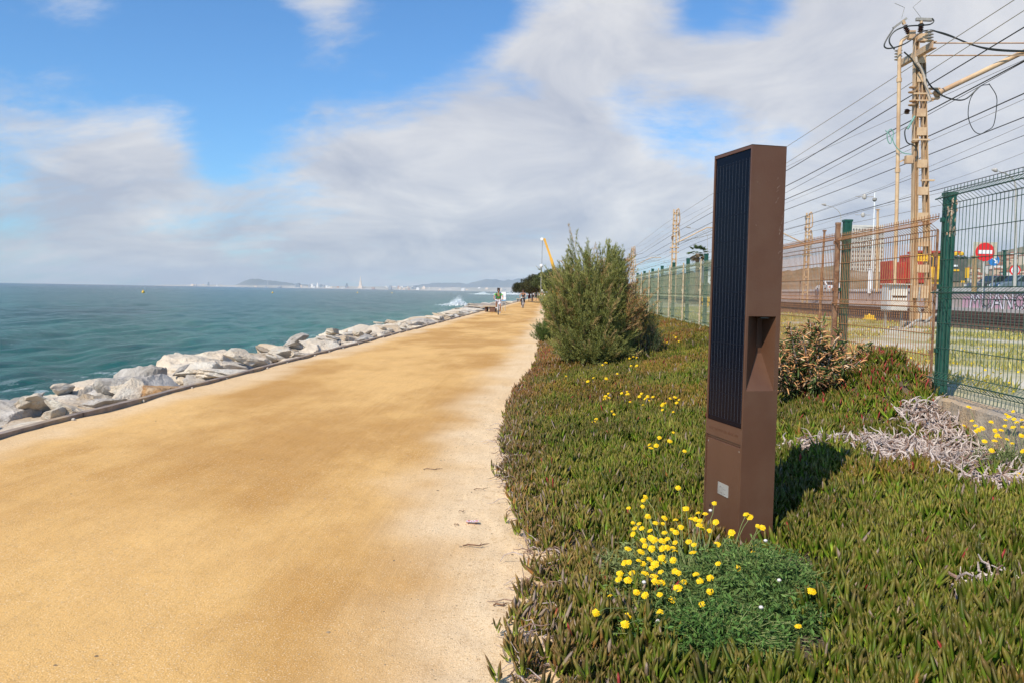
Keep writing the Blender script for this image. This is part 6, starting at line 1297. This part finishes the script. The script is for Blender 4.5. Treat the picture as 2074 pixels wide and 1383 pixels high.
def person(loc, rz, J, shirt, legs, shoes, hair, label, sleeve=.5, legcov=.6, dress=None, pack=None, group=None, scale=1.0, hairm=None):
    """J: joint positions (figure faces -Y). One continuous body, clothing as children"""
    ps = thing('person', label, 'person', loc, rz, group); ps.scale = (scale,)*3
    V3 = {k: Vector(v) for k, v in J.items()}; pts, ed, ix = [], [], {}
    def add(k, p, r_, prev=None):
        ix[k] = len(pts); pts.append((tuple(p), r_)); 
        if prev: ed.append((ix[prev], ix[k]))
    add('pel', V3['pel'], (.14,.105)); add('waist', V3['pel'].lerp(V3['chest'], .5), (.125,.095), 'pel'); add('chest', V3['chest'], (.15,.11), 'waist'); add('neck0', V3['neck'], .062, 'chest')
    hd = V3['head']; add('jaw', V3['neck'].lerp(hd, .55)+Vector((0,-.012,0)), .060, 'neck0'); add('skull', hd, (.083,.098), 'jaw'); add('crown', hd+(hd-V3['neck']).normalized()*.075, (.06,.07), 'skull')
    for s_, q in (('l', -1), ('r', 1)):
        sh, el, wr = V3['sh'+s_], V3['el'+s_], V3['wr'+s_]
        add('sh'+s_, sh, .060, 'chest'); add('ua'+s_, sh.lerp(el, .5), .047, 'sh'+s_); add('el'+s_, el, .038, 'ua'+s_); add('fa'+s_, el.lerp(wr, .4), .037, 'el'+s_); add('wr'+s_, wr, (.026,.021), 'fa'+s_)
        d = (wr-el).normalized(); hx = V3.get('hd'+s_, d).normalized(); pm_ = wr+hx*.055; add('pa'+s_, pm_, (.036,.016), 'wr'+s_)
        side = hx.cross(Vector((0,0,1)));  side = side.normalized() if side.length > .1 else Vector((1,0,0))
        for f in range(4):
            o_ = side*(f-1.5)*.019; L = (.060,.070,.066,.052)[f]; a = pm_+hx*.028+o_; add('f%s%d' % (s_, f), a, .0095, 'pa'+s_); add('g%s%d' % (s_, f), a+hx*L*.5+Vector((0,0,-.008)), .0085, 'f%s%d' % (s_, f)); add('h%s%d' % (s_, f), a+hx*L*.85+Vector((0,0,-.026)), .0075, 'g%s%d' % (s_, f))
        th_ = wr+hx*.03-side*q*.030; add('t'+s_, th_, .011, 'wr'+s_); add('u'+s_, th_+hx*.035-side*q*.012, .009, 't'+s_)
        hp, kn, an, to = V3['hp'+s_], V3['kn'+s_], V3['an'+s_], V3['to'+s_]
        add('hp'+s_, hp, .088, 'pel'); add('th'+s_, hp.lerp(kn, .45), .076, 'hp'+s_); add('kn'+s_, kn, .055, 'th'+s_); add('ca'+s_, kn.lerp(an, .33), .054, 'kn'+s_); add('an'+s_, an, .036, 'ca'+s_); add('to'+s_, to, (.036,.026), 'an'+s_)
    b = skin_obj('body', pts, ed, skinm, ps, 2); 
    # facial features
    fx = Vector((0,-1,0)); mb = MB(); n0 = hd+Vector((0,-.094,-.012)); mb.tube([n0+Vector((0,.008,.03)), n0+Vector((0,-.006,.0)), n0+Vector((0,-.018,-.022)), n0+Vector((0,.004,-.03))], [.006,.010,.014,.008], 7); mb.build('nose', skinm, ps, True)
    for q in (-1, 1):
        mb = MB(); mb.lathe(hd+Vector((q*.032,-.090,.012)), [(.003,-.009),(.010,-.004),(.010,.004),(.003,.009)], 8); mb.build('eye', hairb, ps, True); mb = MB(); mb.lathe(hd+Vector((q*.086,.0,-.01)), [(.004,-.03),(.014,-.012),(.016,.012),(.006,.03)], 8, sx=.6); mb.build('ear', skinm, ps, True)
    mb = MB(); mb.box(hd+Vector((0,-.088,-.058)), (.042,.012,.010)); mb.build('mouth', mat('lips', (.36,.12,.09), rough=.6), ps, bevel=.003)
    hc = hd+(hd-V3['neck']).normalized()*.03+Vector((0,.022,0)); skin_obj('hair', [(tuple(hc+Vector((0,.02,-.05))), .082), (tuple(hc+Vector((0,.01,.0))), (.093,.096)), (tuple(hc+Vector((0,-.01,.045))), (.075,.082))]+([(tuple(hc+Vector((0,.06,-.15))), .05)] if hair == 'long' else []), [(0,1),(1,2)]+([(0,3)] if hair == 'long' else []), hairm or hairb, ps, 2, 1)
    # shirt
    S = [(V3['pel']+Vector((0,0,.02)), (.152,.118)), (V3['pel'].lerp(V3['chest'], .5), (.145,.112)), (V3['chest'], (.172,.128)), (V3['neck']+Vector((0,0,-.03)), .075)]; E_ = [(0,1),(1,2),(2,3)]
    for s_ in 'lr':
        i = len(S); S.append((V3['sh'+s_], .075)); E_.append((2, i))
        if sleeve > 0: S.append((V3['sh'+s_].lerp(V3['el'+s_], sleeve), .064)); E_.append((i, i+1))
    skin_obj('shirt', [(tuple(p), r_) for p, r_ in S], E_, shirt, ps, 2, 1)
    if dress is None:
        T = [(V3['pel'], (.158,.125))]; E_ = []
        for s_ in 'lr':
            i = len(T); T.append((V3['hp'+s_], .102)); E_.append((0, i)); T.append((V3['hp'+s_].lerp(V3['kn'+s_], min(1, legcov)), .084)); E_.append((i, i+1))
            if legcov > 1: T.append((V3['kn'+s_].lerp(V3['an'+s_], legcov-1), .052)); E_.append((i+1, i+2))
        skin_obj('shorts' if legcov <= 1 else 'trousers', [(tuple(p), r_) for p, r_ in T], E_, legs, ps, 2, 0)
    else:
        mb = MB(); mb.lathe(V3['pel']+Vector((0,0,-.46)), [(.24,0),(.21,.2),(.17,.42),(.15,.55)], 18, sy=.75); mb.build('dress', dress, ps, True)
    for s_ in 'lr':
        an, to = V3['an'+s_], V3['to'+s_]; skin_obj('shoe', [(tuple(an+(an-to)*.25+Vector((0,0,-.02))), .043), (tuple(an.lerp(to, .5)+Vector((0,0,-.012))), (.046,.040)), (tuple(to+(to-an)*.12), (.044,.030))], [(0,1),(1,2)], shoes, ps, 2, 1)
    if pack: 
        c = V3['chest']; mb = MB(); mb.box(c+Vector((0,.17,-.10)), (.28,.16,.42)); mb.build('backpack', pack, ps, bevel=.05)
        for q in (-1, 1): mb = MB(); mb.tube(cat_rom([c+Vector((q*.12,.13,.14)), c+Vector((q*.13,0,.17)), c+Vector((q*.125,-.125,.08)), c+Vector((q*.14,-.10,-.12)), c+Vector((q*.15,.08,-.22))], 4), .018, 6); mb.build('backpack_strap', pack, ps, True)
    return ps
def ride(lk):          # seated on a bicycle facing -Y; lk = +1/-1 which knee is up
    J = dict(pel=(0,.30,.96), chest=(0,.12,1.30), neck=(0,.06,1.48), head=(0,.0,1.63), shl=(-.19,.10,1.40), shr=(.19,.10,1.40), ell=(-.30,-.02,1.17), elr=(.30,-.02,1.17), wrl=(-.27,-.30,1.04), wrr=(.27,-.30,1.04), hdl=(.1,-1,-.15), hdr=(-.1,-1,-.15), hpl=(-.10,.28,.92), hpr=(.10,.28,.92))
    up, dn = ('l', 'r') if lk > 0 else ('r', 'l'); q = -1 if up == 'l' else 1
    J.update({'kn'+up: (q*.14,-.10,.80), 'an'+up: (q*.13,.14,.50), 'to'+up: (q*.14,-.02,.44), 'kn'+dn: (-q*.13,.02,.58), 'an'+dn: (-q*.12,.16,.20), 'to'+dn: (-q*.13,.00,.15)}); return J
def walk(ph, back=False):   # mid stride, facing -Y
    return dict(pel=(0,0,.95), chest=(0,-.01,1.30), neck=(0,-.01,1.48), head=(0,-.03,1.63), shl=(-.19,0,1.40), shr=(.19,0,1.40), ell=(-.25,.07*ph,1.12), elr=(.25,-.05*ph,1.12), wrl=(-.25,-.02+.10*ph,.88), wrr=(.25,-.12-.06*ph,.90), hdl=(0,-.2,-1), hdr=(0,-.2,-1),
                hpl=(-.095,0,.90), hpr=(.095,0,.90), knl=(-.10,-.14*ph-.03,.50), knr=(.10,.10*ph-.05,.50), anl=(-.10,-.18*ph,.09), anr=(.10,.26*ph,.11), tol=(-.11,-.18*ph-.15,.045), tor=(.11,.26*ph-.14,.05))
framew = mat('bicycle_white', (.78,.78,.80), rough=.3); spoke = mat('spoke_steel', (.45,.45,.46), rough=.35, metal=.7)
def bicycle(loc, rz, label, fm, steer=0):
    b = thing('bicycle', label, 'bicycle', loc, rz)
    def wheel(y, name='wheel', rot=0):
        mb = MB(); pts = [(0, y+.335*math.cos(a), .35+.335*math.sin(a)) for a in [2*math.pi*k/28 for k in range(29)]]; mb.tube(pts, .017, 6, cap=False); w1 = mb.build(name, tyre, b, True)
        mb = MB(); mb.tube([(0, y+.31*math.cos(a), .35+.31*math.sin(a)) for a in [2*math.pi*k/28 for k in range(29)]], .010, 5, cap=False)
        mb.build('rim', spoke, w1, True); mb = MB()
        mb.tube([(-.03,y,.35),(.03,y,.35)], .022, 8)
        for k in range(18): a = 2*math.pi*k/18; mb.tube([((-1)**k*.025, y, .35), (0, y+.31*math.cos(a), .35+.31*math.sin(a))], .0022, 3)
        mb.build('spokes', spoke, w1); return w1
    wheel(-.52); wheel(.54)
    bb, st, hd, hb_ = Vector((0,.10,.30)), Vector((0,.26,.80)), Vector((0,-.36,.82)), Vector((0,-.40,.66))
    mb = MB(); mb.tube([bb, st], .018, 8); mb.tube([st.lerp(bb,.1), hd.lerp(hb_,.2)], .019, 8); mb.tube([bb, hb_], .021, 8); mb.tube([hd, hb_], .022, 8)
    for q in (-1, 1): mb.tube([bb+Vector((q*.03,0,0)), Vector((q*.055,.54,.35))], .010, 6); mb.tube([st.lerp(bb,.1), Vector((q*.055,.54,.35))], .009, 6)
    mb.build('frame', fm, b, True)
    mb = MB(); mb.tube([hb_, hb_+Vector((0,-.02,-.02))], .024, 8)
    for q in (-1, 1): mb.tube([hb_+Vector((q*.045,-.01,0)), Vector((q*.05,-.52,.35))], .013, 6)
    mb.tube([hb_+Vector((-.05,-.01,0)), hb_+Vector((.05,-.01,0))], .016, 6); mb.build('fork', fm, b, True)
    mb = MB(); mb.tube([hd, hd+Vector((0,-.01,.16))], .014, 6); mb.tube(cat_rom([(-.29,-.30,1.00),(-.2,-.34,1.01),(0,-.38,.98),(.2,-.34,1.01),(.29,-.30,1.00)], 4), .012, 6); mb.build('handlebar', spoke, b, True)
    for q in (-1, 1): mb = MB(); mb.tube([(q*.22,-.33,1.008),(q*.31,-.285,1.0)], .018, 7); mb.build('grip', tyre, b, True)
    mb = MB(); mb.prism([(-.02,-.13),(.02,-.13),(.035,0),(.075,.10),(.06,.14),(-.06,.14),(-.075,.10),(-.035,0)], .86, .90, 'XY'); o = mb.build('saddle', tyre, b, bevel=.012); o.location = (0,.29,0)
    mb = MB(); mb.tube([st, st+Vector((0,.015,.08))], .012, 6); mb.build('seat_post', spoke, b, True)
    mb = MB(); mb.lathe((.045,.10,.30), [(.02,-.004),(.09,-.003),(.09,.003),(.02,.004)], 16, axis='X'); mb.tube([(.07,.10,.30),(.08,.02,.46)], .010, 5); mb.tube([(-.06,.10,.30),(-.08,.16,.13)], .010, 5); mb.tube([(.045,.19,.30),(.045,.54,.38)], .005, 4); mb.build('crankset', spoke, b, True)
    for (x_, y_, z_) in ((.12,.02,.46),(-.12,.16,.13)): mb = MB(); mb.box((x_,y_,z_), (.09,.07,.02)); mb.build('pedal', tyre, b)
    return b
def at(u, v): p = P(u, v, z=0); return (p[0], p[1], .005)
g1 = at(1009, 638); rzc = R_(6)
bicycle(g1, rzc, 'white bicycle ridden by the cyclist in the bright green shirt', framew)
person(g1, rzc, ride(1), cloth('shirt_green', (.10,.50,.10)), cloth('shorts_white', (.66,.62,.66)), cloth('shoe_white', (.80,.80,.80)), 'short', 'cyclist in a bright green shirt and pale shorts riding towards the camera', .55, .75, pack=cloth('strap_dark', (.05,.06,.05)))
g2 = at(1059, 624.5)
bicycle(g2, R_(-4), 'white bicycle ridden by the cyclist in dark clothes', framew)
person(g2, R_(-4), ride(-1), cloth('top_black', (.03,.03,.035)), cloth('leggings_black', (.03,.03,.032)), cloth('shoe_white', (.80,.80,.80)), 'long', 'cyclist in a black top and black leggings riding towards the camera', .12, 1.85)
w_ = at(1072, 611.5); person(w_, R_(180), walk(1), cloth('dress_maroon', (.16,.03,.04)), None, cloth('shoe_dark', (.05,.04,.04)), 'long', 'walker in a maroon dress just right of the dark clothed cyclist', .3, 0, dress=cloth('dress_maroon', (.16,.03,.04)))
w_ = at(1079.5, 609); person(w_, R_(170), walk(-1), cloth('shirt_white', (.74,.74,.76)), cloth('shorts_black', (.03,.03,.035)), cloth('shoe_dark', (.05,.04,.04)), 'short', 'walker in a white shirt and black shorts under the dark trees', .5, .9)
w_ = at(1085.5, 610); person(w_, R_(182), walk(1), cloth('shirt_navy', (.07,.08,.10)), cloth('shorts_black', (.03,.03,.035)), cloth('shoe_dark', (.05,.04,.04)), 'short', 'walker with a dark backpack beside the one in white', .5, .9, pack=cloth('pack_dark', (.03,.035,.05)))
w_ = at(1091.5, 608); person(w_, R_(176), walk(-1), cloth('shirt_tealblue', (.16,.30,.30)), cloth('shorts_grey', (.14,.12,.11)), cloth('shoe_dark', (.05,.04,.04)), 'short', 'walker in a greenish shirt at the right end of the group under the trees', .5, .9)
w_ = at(1097.5, 630); person(w_, R_(185), walk(1), cloth('shirt_cream', (.78,.72,.58)), cloth('shorts_khaki', (.40,.42,.30)), cloth('shoe_white', (.80,.80,.80)), 'short', 'grey haired walker in a cream shirt half hidden by the tamarisk bush', .5, .85, hairm=hairw)
